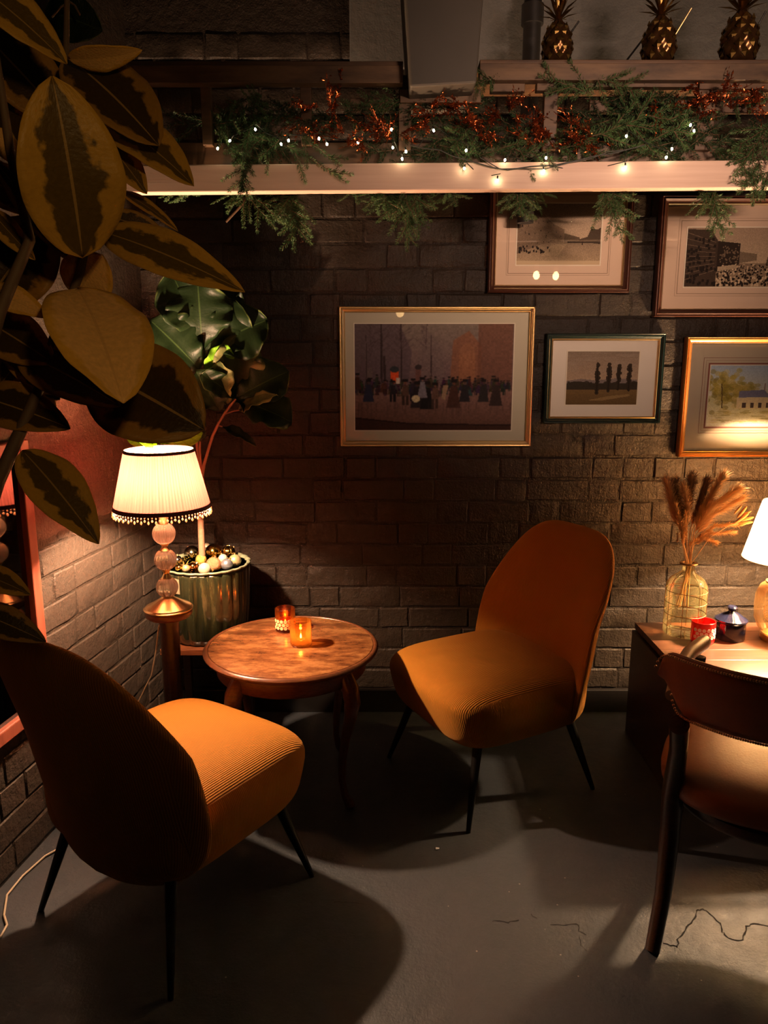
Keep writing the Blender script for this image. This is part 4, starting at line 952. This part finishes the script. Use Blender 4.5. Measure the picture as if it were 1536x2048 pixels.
brd('middle_rail', 700, 800, 196, 220, SY+.10, .02, m_olddark, shf); brd('middle_rail', 1180, 1640, 200, 225, SY+.10, .02, m_olddark, shf)
for xh in (-90, 1640):       # hangers to the ceiling, hidden by dark
    p = at(xh, 130, SY+.08); m = M(); m.tube([(p.x, SY+.08, p.z), (p.x, SY+.08, CH)], .006, 8); mk('hanger_rod', m, m_pipe, shf)
# duct and pipe
du = M(); Yd = SY-.06; q = [at(820, 174, Yd), at(953, 166, Yd), at(985, -90, Yd), at(792, -90, Yd)]; q[2].z = q[3].z = CH
V = [(p.x, Yd, p.z) for p in q]+[(p.x, Yd+.28, p.z) for p in q]; du.add(V, [(0, 1, 2, 3), (7, 6, 5, 4), (0, 4, 5, 1), (1, 5, 6, 2), (2, 6, 7, 3), (3, 7, 4, 0)])
tag(mk('ventilation_duct', du, m_duct, smooth=False, bevel=.006), 'tapered grey painted duct dropping from the ceiling through the shelf', 'duct')
pp = M(); a = at(1064, 60, WY-.14); pp.tube([(a.x, a.y, 1.95), (a.x, a.y, CH)], .030, 20); pp.tube([(a.x, a.y, at(0, 30, WY-.14).z-.03), (a.x, a.y, at(0, 30, WY-.14).z+.03)], .038, 20)
tag(mk('drain_pipe', pp, m_pipe), 'black vertical pipe against the grey wall beside the first pineapple', 'pipe')

# pineapple cups
def pineapple(px, wpx, label, straws, Y, ybase=128):
    b = at(px, ybase, Y); r = wpx/2*pxm(Y, 90); o = empty('pineapple_cup', (b.x, b.y, b.z), label, 'cup', group='gold pineapple cups on the top rail')
    H_ = r*2.75; m = M()
    def mod(a, z): return 1+.045*math.cos(8*a+z/H_*14)+.045*math.cos(8*a-z/H_*14)
    m.lathe([(0, 0), (r*.72, 0)]+[(r*max(.12, math.sin(PI*min(1, .22+.78*f)**1.0)**.55) if f < .98 else r*.25, H_*f) for f in [i/16 for i in range(1, 17)]], 96, b, mod); mk('body', m, m_pinedark, o, auto=False)
    for j in range(5):
        for k in range(8):
            f = .12+j*.17; a = 2*PI*(k+(j % 2)*.5)/8; rr = r*(math.sin(PI*min(1, .22+.78*f))**.55)*1.03; d = Vector((math.cos(a), math.sin(a), 0)); s = Vector((-d.y, d.x, 0)); c_ = b+d*rr+Vector((0, 0, H_*f))
            m = M(); m.add([c_+Vector((0, 0, H_*.10)), c_+s*r*.26, c_-Vector((0, 0, H_*.09)), c_-s*r*.26, c_+d*r*.12], [(0, 3, 4), (3, 2, 4), (2, 1, 4), (1, 0, 4)])
            mk('scale', m, m_pine, o, smooth=False)
    for ring, (n, L_, tilt, z_) in enumerate(((7, r*1.1, 1.1, 1.0), (7, r*1.5, .75, 1.05), (6, r*1.9, .40, 1.12), (4, r*2.1, .12, 1.2))):
        for k in range(n):
            a = 2*PI*(k+ring*.5)/n; d = Vector((math.cos(a)*math.sin(tilt), math.sin(a)*math.sin(tilt), math.cos(tilt))); base = b+Vector((0, 0, H_*z_))+Vector((math.cos(a), math.sin(a), 0))*r*.14
            s = Vector((-math.sin(a), math.cos(a), 0)); m = M()
            tip = base+d*L_+Vector((math.cos(a), math.sin(a), -.3))*r*.25; md = base+d*L_*.5; od = Vector((math.cos(a), math.sin(a), 0))*r*.06
            m.add([base-s*r*.10, base+s*r*.10, md+s*r*.16, md-s*r*.16, tip, md+od, base+od], [(0, 3, 5, 6), (6, 5, 2, 1), (3, 4, 5), (5, 4, 2)]); mk('crown_leaf', m, m_pine, o, smooth=False)
    m = M(); m.tube([b+Vector((0, 0, H_*.9)), b+Vector((0, 0, H_*1.25))], r*.18, 10); mk('crown_stem', m, m_pine, o)
    for (a_, c_) in straws:
        m = M(); m.tube([at(*a_, Y+.01), at(*c_, Y-.01)], .0028, 8); mk('straw', m, m_gold if a_[0] > 1300 and a_[0] < 1420 else m_blackmetal, o)
pineapple(1113, 58, 'gold pineapple cup with black straw, nearest the duct and pipe', [((1128, 85), (1158, 42))], SY+.12)
pineapple(1315, 64, 'gold pineapple cup with gold straw, the middle of the three', [((1335, 95), (1383, 16)), ((1300, 60), (1254, 120))], SY+.12)
pineapple(1475, 70, 'gold pineapple cup nearest the right edge, largest of the three', [((1500, 80), (1532, 22))], SY+.10)

# ------------------------------------------------------------------ garland
def sprig_mesh(seed, L=.2, side=5, dens=1.0):
    rnd = random.Random(seed); m = M(); st_ = M()
    def twig(p0, d, ln, wid):
        d = d.normalized(); n = int(ln/.00062*dens); sag = Vector((0, 0, -.15))
        P = [p0+d*(ln*i/6)+Vector((0, rnd.uniform(-.002, .002), rnd.uniform(-.002, .002))) for i in range(7)]
        st_.tube(P, [.0018*(1-.6*i/6) for i in range(7)], 5, cap=False)
        a0 = Vector((0, 0, 1)) if abs(d.z) < .8 else Vector((0, 1, 0)); u = d.cross(a0).normalized(); v = d.cross(u)
        for i in range(n):
            f = rnd.random(); p = p0+d*ln*f; a = rnd.uniform(0, 2*PI); o = u*math.cos(a)+v*math.sin(a)*.75
            nl_ = rnd.uniform(.012, .021)*(1-.35*f); dd = (d*rnd.uniform(.55, 1.0)+o).normalized(); w = dd.cross(Vector((rnd.uniform(-1, 1), rnd.uniform(-1, 1), rnd.uniform(-1, 1)))).normalized()*.00085
            m.add([p-w*.6, p+dd*nl_*.6-w, p+dd*nl_, p+dd*nl_*.6+w], [(0, 1, 2, 3)])
        m_tip = p0+d*ln
        for i in range(16):
            dd = (d+Vector((rnd.uniform(-1, 1), rnd.uniform(-1, 1), rnd.uniform(-1, 1)))*.6).normalized(); w = dd.cross(u).normalized()*.0006
            m.add([m_tip-w, m_tip+dd*.008-w, m_tip+dd*.013, m_tip+dd*.008+w], [(0, 1, 2, 3)])
    twig(Vector((0, 0, 0)), Vector((1, 0, 0)), L, 1)
    for k in range(side):
        f = .12+.62*k/max(1, side-1); sgn = 1 if k % 2 else -1
        twig(Vector((L*f, 0, 0)), Vector((.8, sgn*rnd.uniform(.4, .7), rnd.uniform(-.25, .25))), L*(.55-.35*f)*rnd.uniform(.8, 1.2), 1)
    nf = len(m.f); m.add(st_.v, st_.f); return m, nf
SPR = []
for i, sd in enumerate((1, 2, 3, 4, 5)):
    for mt in (m_fir, m_firdark):
        mm, nf = sprig_mesh(sd, side=(3, 5, 6, 2, 4)[i]); me = mm.mesh('fir_sprig', smooth=False); me.materials.append(mt); me.materials.append(m_twig)
        idx = [0]*nf+[1]*(len(mm.f)-nf); me.polygons.foreach_set('material_index', idx); SPR.append(me)
gl0 = at(768, 270, SY+.07)
gar = empty('fir_garland', gl0, 'green fir garland lying along the shelf, sprigs hanging over the pale beam', 'garland')
def sprig(a, b, Y0, Y1, dark=False, v=None):
    P = at(*a, Y0); Q = at(*b, Y1); d = Q-P; L = d.length; me = SPR[2*(random.randrange(5) if v is None else v)+(1 if dark else 0)]
    o = bpy.data.objects.new('fir_sprig', me); COL.objects.link(o); o.parent = gar
    x = d.normalized(); h = Vector((0, -1, .2)); y = h.cross(x).normalized(); z = x.cross(y); ro = Matrix((x, y, z)).transposed() @ Matrix.Rotation(random.uniform(-.5, .5), 3, 'X')
    s = L/.2; o.matrix_local = Matrix.Translation(P-gl0) @ ro.to_4x4() @ Matrix.Diagonal((s, max(s, 1.0), max(s, 1.0), 1))
random.seed(31)
B_ = SY+.075
for a, b in (((360, 372), (366, 402)), ((470, 378), (478, 412)), ((478, 372), (550, 456)), ((592, 375), (588, 500)), ((585, 372), (602, 470)), ((578, 380), (572, 440)), ((712, 375), (716, 408)), ((745, 375), (748, 398)), ((765, 372), (778, 440)), ((775, 376), (770, 420)), ((812, 372), (814, 498)), ((825, 372), (838, 462)), ((803, 372), (790, 440)), ((845, 372), (868, 415)), ((905, 375), (912, 412)), ((895, 375), (900, 402)), ((1035, 370), (1052, 440)), ((1048, 372), (1040, 430)), ((1060, 382), (1090, 376)), ((1205, 368), (1245, 482)), ((1222, 368), (1232, 440)), ((1245, 370), (1240, 410)), ((1420, 366), (1446, 478)), ((1412, 380), (1428, 425)), ((1450, 366), (1400, 384)), ((1535, 360), (1500, 378))):
    sprig(a, b, B_, B_+.0); j_ = random.uniform(-9, 9); sprig((a[0]+j_, a[1]), (b[0]+j_*1.6, b[1]-random.uniform(8, 30)), B_+.01, B_+random.uniform(-.02, .03))
Fy = SY-.022
for a, b in (((500, 250), (480, 400)), ((495, 300), (478, 395)), ((575, 290), (692, 362)), ((600, 270), (680, 330)), ((530, 270), (470, 330)), ((560, 280), (500, 330)), ((1540, 250), (1470, 350)), ((1545, 280), (1490, 370)), ((1550, 300), (1520, 400)), ((1545, 250), (1460, 300)), ((1560, 330), (1475, 385))):
    sprig(a, b, SY+.02, Fy)
for k in range(95):
    x = random.uniform(385, 1540); y = random.uniform(195, 305) - (25 if 1150 < x < 1300 else 0)
    if 640 < x < 760 or 830 < x < 1090:
        if random.random() < .45: continue
    a = random.uniform(-.5, .5)+(0 if random.random() < .5 else PI); L = random.uniform(60, 120)
    sprig((x, y), (x+L*math.cos(a), y-L*math.sin(a)*.8+20), SY+.08+random.uniform(-.03, .05), SY+.06+random.uniform(-.05, .03), dark=random.random() < .7)
for a, b in (((1180, 275), (1340, 215)), ((1240, 240), (1385, 270)), ((1260, 300), (1390, 240)), ((960, 310), (1060, 280)), ((880, 290), (960, 310)), ((1030, 300), (1120, 320)), ((1120, 300), (1190, 280)), ((940, 250), (905, 300)), ((430, 250), (480, 240)), ((500, 215), (520, 190)), ((1000, 150), (940, 175)), ((1180, 150), (1290, 190)), ((1190, 190), (1080, 150))): sprig(a, b, SY+.03, SY+.0, dark=False)
m = M(); m.tube([at(452, 444, B_), at(486, 408, B_), at(500, 380, B_)], .0035, 8); mk('cut_twig', m, m_twig, gar)
# copper foil leaf picks
def foil_mesh(seed):
    rnd = random.Random(seed); m = M(); L = .12
    for tw in range(5):
        d = Vector((1, rnd.uniform(-.6, .6), rnd.uniform(-.6, .6))).normalized(); ln = L*rnd.uniform(.6, 1); m.tube([(0, 0, 0), tuple(d*ln)], .0009, 4, cap=False)
        for k in range(13):
            p = d*ln*(.1+.9*k/12); dd = (d*.7+Vector((rnd.uniform(-1, 1), rnd.uniform(-1, 1), rnd.uniform(-1, 1)))).normalized(); ll = rnd.uniform(.012, .022)
            s = dd.cross(Vector((rnd.uniform(-1, 1), rnd.uniform(-1, 1), rnd.uniform(-1, 1)))).normalized(); n = dd.cross(s)
            m.add([p, p+dd*ll*.45+s*ll*.2+n*.001, p+dd*ll, p+dd*ll*.45-s*ll*.2+n*.001, p+dd*ll*.5-n*.0015], [(0, 1, 4), (1, 2, 4), (2, 3, 4), (3, 0, 4)])
    me = m.mesh('foil_spray', smooth=False); me.materials.append(m_copper); return me
FO = [foil_mesh(i) for i in range(5)]
fg = empty('copper_leaf_garland', at(900, 240, SY+.06), 'metallic copper red leaf sprays woven through the fir garland', 'garland')
random.seed(41)
for (x0, x1, y0, y1, n) in ((590, 700, 190, 290, 10), (650, 800, 240, 290, 12), (850, 930, 200, 260, 9), (920, 1100, 200, 270, 20), (1060, 1105, 240, 290, 5), (1130, 1180, 235, 300, 10), (1310, 1440, 180, 230, 13), (1430, 1540, 170, 220, 9)):
    for k in range(n):
        P = at(random.uniform(x0, x1), random.uniform(y0, y1), SY+random.uniform(.0, .07)); o = bpy.data.objects.new('foil_spray', FO[k % 5]); COL.objects.link(o); o.parent = fg
        o.location = P-fg.location; o.rotation_euler = (random.uniform(0, 6), random.uniform(-.9, .9), random.uniform(0, 6)); s = random.uniform(.45, .8); o.scale = (s, s, s)
# string lights
LP = [(437, 297), (463, 283), (508, 260), (560, 290), (577, 281), (638, 277), (653, 288), (717, 286), (784, 259), (785, 295), (810, 303), (803, 318), (865, 262), (933, 301), (930, 338), (995, 360), (1012, 321), (1092, 316), (1086, 342), (1250, 334), (1252, 272), (1333, 315), (1343, 298), (1385, 262), (1384, 250)]
sl = empty('string_lights', at(800, 300, SY-.02), 'string of warm white fairy lights on dark cable along the garland', 'lights')
P = []
for i, (x, y) in enumerate(LP):
    P.append(at(x+4, y-12, SY-.008))
    if i+1 < len(LP): P.append(at((x+LP[i+1][0])/2, (y+LP[i+1][1])/2+(6 if y > 290 else -8), SY+.012))
m = M(); m.tube(P, .0014, 6); mk('cable', m, m_cable, sl)
m = M(); P2 = [at(x, y, SY-.010) for x, y in ((820, 290), (850, 297), (880, 300), (905, 312), (940, 322), (985, 335), (1015, 340), (1060, 333), (1110, 330), (1150, 322), (1190, 312), (1230, 306), (1260, 298), (1290, 290))]; m.tube(P2, .0017, 6); mk('cable', m, m_cable, sl)
m = M(); P2 = [at(x, y, SY-.014) for x, y in ((960, 315), (1000, 338), (1040, 337), (1090, 338), (1140, 325), (1180, 318), (1215, 304), (1250, 300))]; m.tube(P2, .0014, 6); mk('cable', m, m_cable, sl)
bm_ = M(); bm_.lathe([(0, 0), (.0024, 0), (.0024, -.008), (.0018, -.010)], 8); hm = bm_.mesh('bulb_holder'); hm.materials.append(m_cable)
be = M(); be.ball((0, 0, -.0125), .0032, 10, 8, sc=(1, 1, 1.4)); bem = be.mesh('bulb'); bem.materials.append(m_fairy)
for (x, y) in LP:
    p = at(x, y, SY-.014); o = bpy.data.objects.new('bulb_holder', hm); COL.objects.link(o); o.parent = sl; o.location = p+Vector((0, 0, .0125))-sl.location
    e = bpy.data.objects.new('bulb', bem); COL.objects.link(e); e.parent = o
    a = random.uniform(0, 6); tl = random.uniform(0, .5); o.rotation_euler = (tl*math.cos(a), tl*math.sin(a), 0)

# ------------------------------------------------------------------ right-hand table and what stands on it
T2 = .46; k0 = atz(1265, 1245, T2); tx0 = k0.x; ty1 = k0.y; ty0 = 2.30; tx1 = tx0+1.05
t2 = empty('low_table', ((tx0+tx1)/2, (ty0+ty1)/2, 0), 'low rectangular walnut table at the right by the brick wall, cream lamp on it', 'table')
npl = 6
for k in range(npl):
    y0 = ty0+(ty1-ty0)*k/npl; y1 = ty0+(ty1-ty0)*(k+1)/npl; m = M(); m.box(((tx0+tx1)/2, (y0+y1)/2, T2-.0125), (tx1-tx0-.02, y1-y0-.0008, .025)); mk('plank', m, m_tray, t2, smooth=False, bevel=.0008)
for xx in (tx0+.012, tx1-.012):
    m = M(); m.box((xx, (ty0+ty1)/2, T2/2-.014), (.024, ty1-ty0, T2-.03)); mk('side_panel', m, m_darkwood, t2, smooth=False, bevel=.002)
m = M(); m.box(((tx0+tx1)/2, ty1-.04, .30), (tx1-tx0-.05, .02, .25)); mk('back_panel', m, m_darkwood, t2, smooth=False)
# bottle vase
bc = atz(1366, 1266, T2); bt = empty('bottle_vase', bc, 'yellowish glass demijohn vase with bronze grid lines holding dried grasses', 'vase')
Hb = at(1373, 1125, bc.y).z-T2; r = .0735
prof = [(0, .004), (r*.9, .0), (r*.99, .006), (r, .02), (r, Hb*.62), (r*.96, Hb*.70), (r*.80, Hb*.775), (r*.52, Hb*.83), (r*.34, Hb*.87), (r*.30, Hb*.92), (r*.31, Hb*.985)]
inn = [(max(0, q[0]-.003), q[1]+(.006 if i < 3 else 0)) for i, q in enumerate(prof)][::-1]
m = M(); m.lathe([(0, .004)]+prof, 56, bc); m.f = m.f[:-1]; mk('glass', m, m_bottle, bt)
m = M(); m.lathe([(r*.30, Hb*.975), (r*.42, Hb*.978), (r*.44, Hb*.99), (r*.42, Hb), (r*.30, Hb)], 40, bc, closed=True); mk('lip', m, m_bronze, bt)
for k in range(8):
    a = 2*PI*k/8+.3; d = Vector((math.cos(a), math.sin(a), 0)); m = M(); m.tube([Vector(bc)+d*(q[0]+.0004)+Vector((0, 0, q[1])) for q in prof[2:9]], .0012, 6); mk('grid_line', m, m_bronze if k % 3 else m_gold, bt)
for f in (.14, .30, .46, .62):
    m = M(); rr = r+.0004; m.tube([Vector(bc)+Vector((rr*math.cos(a), rr*math.sin(a), Hb*f)) for a in [2*PI*i/48 for i in range(49)]], .0012, 6, cap=False); mk('grid_line', m, m_bronze, bt)
# dried bouquet
db = empty('dried_bouquet', bc+Vector((0, 0, .02)), 'bunch of dried pampas and wheat grasses standing in the bottle vase', 'dried flowers')
neck = Vector((bc.x, bc.y, T2+Hb*.93)); botm = Vector((bc.x-.015, bc.y, T2+.09)); random.seed(51)
def plume(pts, mat, n, hl, spread, start=.4, w=.0013):
    P = [neck+(botm-neck)*.9+Vector((random.uniform(-.02, .02), random.uniform(-.02, .02), 0)), neck+Vector((random.uniform(-.008, .008), random.uniform(-.008, .008), 0))]+[at(x, y, bc.y+dy) for x, y, dy in pts]
    m = M(); m.tube(P, [.0016]*len(P), 5, cap=False)
    Q = P[1:]
    def ev(f):
        k = min(len(Q)-2, int(f*(len(Q)-1))); g_ = f*(len(Q)-1)-k; return Q[k].lerp(Q[k+1], g_), (Q[k+1]-Q[k]).normalized()
    for i in range(int(n*4)):
        f = start+(1-start)*random.random(); p, d = ev(min(f, .999)); s = Vector((random.gauss(0, 1), random.gauss(0, 1), random.gauss(0, 1))).normalized()
        dd = (d+s*spread*random.uniform(.3, 1.1)*1.9).normalized(); L_ = hl*random.uniform(.5, 1.1)*1.35; ww = dd.cross(s).normalized()*w*.5; bnd = Vector((0, 0, -.12*L_)); mdp = p+dd*L_*.55
        m.add([p-ww, p+ww, mdp+ww*1.1, mdp-ww*1.1, p+dd*L_+bnd], [(0, 1, 2, 3), (3, 2, 4)])
    mk('plume', m, mat, db, smooth=False)
plume([(1362, 1070, 0), (1348, 1020, .01), (1336, 968, 0)], m_pampas, 520, .045, .45, .45)
plume([(1366, 1070, .02), (1358, 1020, .03), (1352, 970, .03)], m_pampasd, 520, .045, .5, .4)
plume([(1372, 1060, .02), (1378, 1000, .03), (1383, 960, .03)], m_pampasd, 560, .040, .5, .45)
plume([(1374, 1060, -.01), (1376, 1010, -.02), (1368, 975, -.02)], m_pampas, 420, .03, .5, .4)
plume([(1380, 1060, .01), (1398, 1010, .02), (1412, 968, .02)], m_pampasd, 460, .04, .45, .4)
plume([(1385, 1060, 0), (1410, 1010, 0), (1442, 958, 0)], m_pampasl, 560, .042, .4, .4)
plume([(1388, 1065, -.01), (1420, 1018, -.02), (1468, 985, -.02)], m_pampasl, 620, .045, .38, .35)
plume([(1388, 1075, -.01), (1425, 1030, -.02), (1478, 1000, -.02)], m_pampas, 420, .035, .4, .4)
plume([(1390, 1080, 0), (1430, 1052, 0), (1475, 1048, 0)], m_pampasl, 200, .02, .5, .4); plume([(1388, 1090, 0), (1420, 1068, 0), (1465, 1064, 0)], m_pampas, 200, .02, .5, .35)
plume([(1380, 1090, 0), (1400, 1074, 0), (1430, 1084, 0)], m_pampasl, 140, .018, .6, .3); plume([(1366, 1080, -.02), (1362, 1050, -.03), (1352, 1010, -.03)], m_pampasl, 170, .02, .5, .3, .0014)
plume([(1366, 1085, -.02), (1368, 1060, -.03), (1372, 1025, -.03)], m_pampasl, 150, .018, .5, .3, .0014); plume([(1362, 1070, -.01), (1356, 1068, -.02), (1355, 1080, -.02)], m_pampasl, 24, .008, .5, .6)
for (a, b_) in (((1470, 1046), (1498, 1026)), ((1474, 1036), (1494, 1012)), ((1476, 1048), (1506, 1044)), ((1468, 1028), (1484, 1010)), ((1480, 1042), (1508, 1034)), ((1484, 1030), (1503, 1022)), ((1475, 1052), (1496, 1046))):
    p = at(*a, bc.y-.02); q = at(*b_, bc.y-.03); d = q-p; m = M(); rot = d.to_track_quat('Z', 'Y').to_matrix(); m.ball((p+q)/2, d.length/2, 10, 8, sc=(.22, .22, 1), rot=rot); mk('seed_head', m, m_seed, db)
m = M(); m.tube([neck, at(1420, 1075, bc.y-.01), at(1460, 1050, bc.y-.02), at(1478, 1046, bc.y-.02)], .0014, 6, cap=False); mk('stem', m, m_pampas, db)
# red dotted holder, navy jar
rc = atz(1404, 1283, T2); rd = cup('tealight_holder', 'red glass tealight holder with white dots beside the navy jar', 'candle holder', rc, .042, .080, m_red)
dots(rd, rc, .042, 3, 6, .0068, m_dot, R(-150), .028, .0135)
jc = atz(1459, 1276, T2); jr = .0535; jar = empty('lidded_jar', jc, 'glossy navy ceramic jar with knobbed lid on the walnut table', 'jar')
m = M(); m.lathe([(0, 0), (jr*.92, 0), (jr*.97, .004), (jr*.97, .060), (jr*.93, .066), (0, .066)], 48, jc); mk('body', m, m_navy, jar)
m = M(); m.lathe([(0, .0655), (jr*1.0, .066), (jr*1.07, .071), (jr*1.06, .076), (jr*.86, .082), (jr*.55, .095), (jr*.27, .102), (jr*.20, .107), (jr*.30, .113), (jr*.34, .119), (jr*.26, .124), (0, .125)], 48, jc); mk('lid', m, m_navy, jar)
# cream lamp
RY = 2.68; rl = at(1550, 1283, RY); RX = rl.x; rz = lambda py: at(1550, py, RY).z
la2 = empty('table_lamp', (RX, RY, T2), 'lit table lamp with cream drum shade and amber glass base at the right edge', 'lamp'); cR = (RX, RY, 0)
m = M(); m.lathe([(0, T2), (.052, T2), (.054, T2+.004), (.054, T2+.024), (.050, T2+.028), (0, T2+.028)], 48, cR); mk('base', m, m_brass, la2)
g0 = T2+.028; g1 = rz(1165)
hh = g1-g0; outer = [(.045, g0), (.066, g0+hh*.10), (.080, g0+hh*.28), (.083, g0+hh*.55), (.081, g0+hh*.75), (.068, g0+hh*.92), (.050, g1)]
m = M(); m.lathe(outer, 56, cR); m.f = m.f[:56*6]; mk('glass_body', m, m_lampglass, la2)
m = M(); m.lathe([(0, g1-.004), (.052, g1-.004), (.052, g1+.004), (.014, g1+.008), (.012, g1+.03), (0, g1+.03)], 32, cR); mk('collar', m, m_brass, la2)
m = M(); m.tube([(RX, RY, g0), (RX, RY, g1)], .005, 10); mk('rod', m, m_brass, la2)
random.seed(9); m = M()
for k in range(16):
    a0_ = random.uniform(0, 6.28); pts = [Vector((RX+.05*math.cos(a0_+i*.5)*math.sin(PI*i/12+.1), RY+.05*math.sin(a0_+i*.5)*math.sin(PI*i/12+.1), g0+.005+(hh*.8)*i/12)) for i in range(13)]; m.tube(pts, .0012, 5)
mk('gold_wire', m, m_gold, la2)
z1s = rz(1004); z0s = rz(1118); rt2, rb2 = .088, .140
m = M(); m.lathe([(rb2, z0s), (rt2, z1s)], 96, cR); m.f = m.f[:96]; s2 = mk('lamp_shade', m, m_shadeR, la2)
for rr_, zz in ((rb2, z0s), (rt2, z1s)):
    m = M(); m.tube([(RX+rr_*math.cos(a), RY+rr_*math.sin(a), zz) for a in [2*PI*i/72 for i in range(73)]], .0014, 6, cap=False); mk('shade_ring', m, m_bronze, s2)
m = M()
for k in range(3): a = 2*PI*k/3+.5; m.tube([(RX, RY, z1s-.02), (RX+rt2*math.cos(a), RY+rt2*math.sin(a), z1s)], .0012, 6)
mk('shade_carrier', m, m_brass, la2)
m = M(); m.ball((RX, RY, g1+.055), .024, 20, 14, sc=(1, 1, 1.3)); mk('bulb', m, m_bulb, la2)
light('cream_lamp_bulb_low', 'POINT', (RX, RY, rz(1004)-.135), LAMP_R*.45, (1.0, .66, .38), .016)
light('cream_lamp_bulb', 'POINT', (RX, RY, rz(1004)-.068), LAMP_R*.65, (1.0, .66, .38), .018)
light('cream_lamp_base_bulb', 'POINT', (RX, RY-.02, g0+hh*.5), .25, (1.0, .6, .25), .012)

# ------------------------------------------------------------------ leather armchair
AC = Vector((1.0, 1.85, 0)); hd = Vector((.45, .89, 0)).normalized(); lf = Vector((-hd.y, hd.x, 0))
ac = empty('leather_armchair', AC, 'tan leather armchair with studded curved back and dark sabre legs at the right edge', 'chair')
def cw(a, r, z):   # polar around the chair, a=0 is the rear, positive towards the sitter's left
    d = -hd*math.cos(a)+lf*math.sin(a); return AC+d*r+Vector((0, 0, z))
m = M(); NB = 44; A0, A1 = R(-60), R(47); sec = []
for i in range(NB+1):
    a = A0+(A1-A0)*i/NB; e = min(1, min(i, NB-i)/5.0); hgt = .090*max(.22, (1-(1-e)**3.2)**.5); zc_ = .700+.02*math.cos(a)
    row = []
    for k in range(20):
        b = 2*PI*k/20; row.append(cw(a, .315+.022*math.cos(b)*(.5+.5*e)+.035*math.sin(b)*0+.03*(math.copysign(abs(math.sin(b))**.6, math.sin(b))), zc_+hgt*math.copysign(abs(math.sin(b))**.6, math.sin(b))))
    sec.append(row)
V = [p for r_ in sec for p in r_]; Fc = [(i*20+k, i*20+(k+1) % 20, (i+1)*20+(k+1) % 20, (i+1)*20+k) for i in range(NB) for k in range(20)]+[tuple(range(20))[::-1], tuple(NB*20+k for k in range(20))]
m.add(V, Fc); back = mk('backrest', m, m_leatherd, ac)
for sg in (-1, 1): pass
sm = M(); sm.ball((0, 0, 0), .0034, 8, 6); sme = sm.mesh('stud'); sme.materials.append(m_stud)
for i in range(1, 110):
    a = A0+(A1-A0)*i/110; e = min(1, min(i*.4, NB-i*.4)/5.0); hgt = .090*max(.22, (1-(1-e)**3.2)**.5); zc_ = .700+.02*math.cos(a)
    for sg in (-1, 1):
        p = cw(a, .333+sg*.026, zc_+sg*hgt*.93); o = bpy.data.objects.new('stud', sme); COL.objects.link(o); o.parent = back; o.location = p-AC
m = M(); V = []; NA = 56; NR = 18
for i in range(NR+1):
    b = -PI/2+PI*i/NR; cb = max(0, math.cos(b))**.45; sb_ = math.copysign(abs(math.sin(b))**.7, math.sin(b))
    for k in range(NA):
        a = 2*PI*k/NA; ca = math.copysign(abs(math.cos(a))**.75, math.cos(a)); sa = math.copysign(abs(math.sin(a))**.75, math.sin(a))
        p = AC+hd*(.245*cb*ca+.01)+lf*(.25*cb*sa)+Vector((0, 0, .405+.055*sb_+.012*(1-cb*cb*.9)*(sb_ > 0))); V.append(p)
m.add(V, [(i*NA+k, i*NA+(k+1) % NA, (i+1)*NA+(k+1) % NA, (i+1)*NA+k) for i in range(NR) for k in range(NA)]); mk('seat', m, m_leather, ac, auto=False)
m = M(); m.lathe([(.0, .33), (.215, .33), (.225, .345), (.225, .365), (0, .365)], 48, AC); mk('seat_frame', m, m_darkwood, ac)
for sg in (-1, 1):
    am = [AC+hd*y_+lf*sg*x_+Vector((0, 0, z_)) for x_, y_, z_ in ((.225, -.155, .655), (.225, -.02, .662), (.21, .11, .667), (.185, .20, .667), (.18, .235, .664))]
    m = M(); m.tube([am[0]+Vector((0, 0, -.01))]+am[1:], [.016, .018, .020, .021, .018], 16); mk('arm', m, m_armwood, ac, label='taupe padded arm end')
    m = M(); m.tube([cw(sg*R(37), .322, .62), cw(sg*R(42), .290, .54), cw(sg*R(48), .268, .46), cw(sg*R(53), .255, .38), cw(sg*R(50), .262, .26), cw(sg*R(43), .295, .12), cw(sg*R(37), .350, 0.0)], [.030, .027, .030, .034, .031, .026, .023], 12, flat=.8); mk('leg', m, m_darkwood, ac, label='dark curved rear leg')
    m = M(); m.tube([cw(sg*R(132), .25, .64), cw(sg*R(130), .255, .5), cw(sg*R(130), .245, .36), cw(sg*R(128), .26, .18), cw(sg*R(126), .29, 0.0)], [.018, .018, .021, .018, .014], 12, flat=.8); mk('leg', m, m_darkwood, ac, label='dark curved front leg')

# ------------------------------------------------------------------ pendants behind the camera (seen in the picture glass), then the added strip fill
for k, (x, y) in enumerate(((1.33, -.95), (1.51, -1.0))):
    p = empty('pendant_lamp', (x, y, 2.13), 'clear glass pendant lamp behind the viewer, %s of the pair' % ('left' if k == 0 else 'right'), 'lamp')
    m = M(); m.tube([(x, y, 2.24), (x, y, CH)], .003, 6); mk('flex', m, m_cable, p)
    m = M(); m.lathe([(0, 2.2), (.02, 2.2), (.022, 2.24), (0, 2.25)], 20, (x, y, 0)); mk('holder', m, m_brass, p)
    m = M(); m.ball((x, y, 2.15), .028, 18, 12, sc=(1, 1, 1.3)); mk('bulb', m, emit('pendant_bulb', (1, .66, .32), 30), p)
sf = empty('added_strip_fill', (1.05, -0.43, CH), 'added unseen housing for the shelf fill light, hanging behind the viewer', 'lamp')  # made-up body around the added shelf fill, out of view
m = M(); m.box((1.05, -0.44, 1.92), (.84, .05, .07)); mk('fill_housing', m, m_pipe, sf, smooth=False, bevel=.004)
for x in (.75, 1.35):
    m = M(); m.tube([(x, -.44, 1.95), (x, -.44, CH)], .006, 8); mk('rod', m, m_pipe, sf)
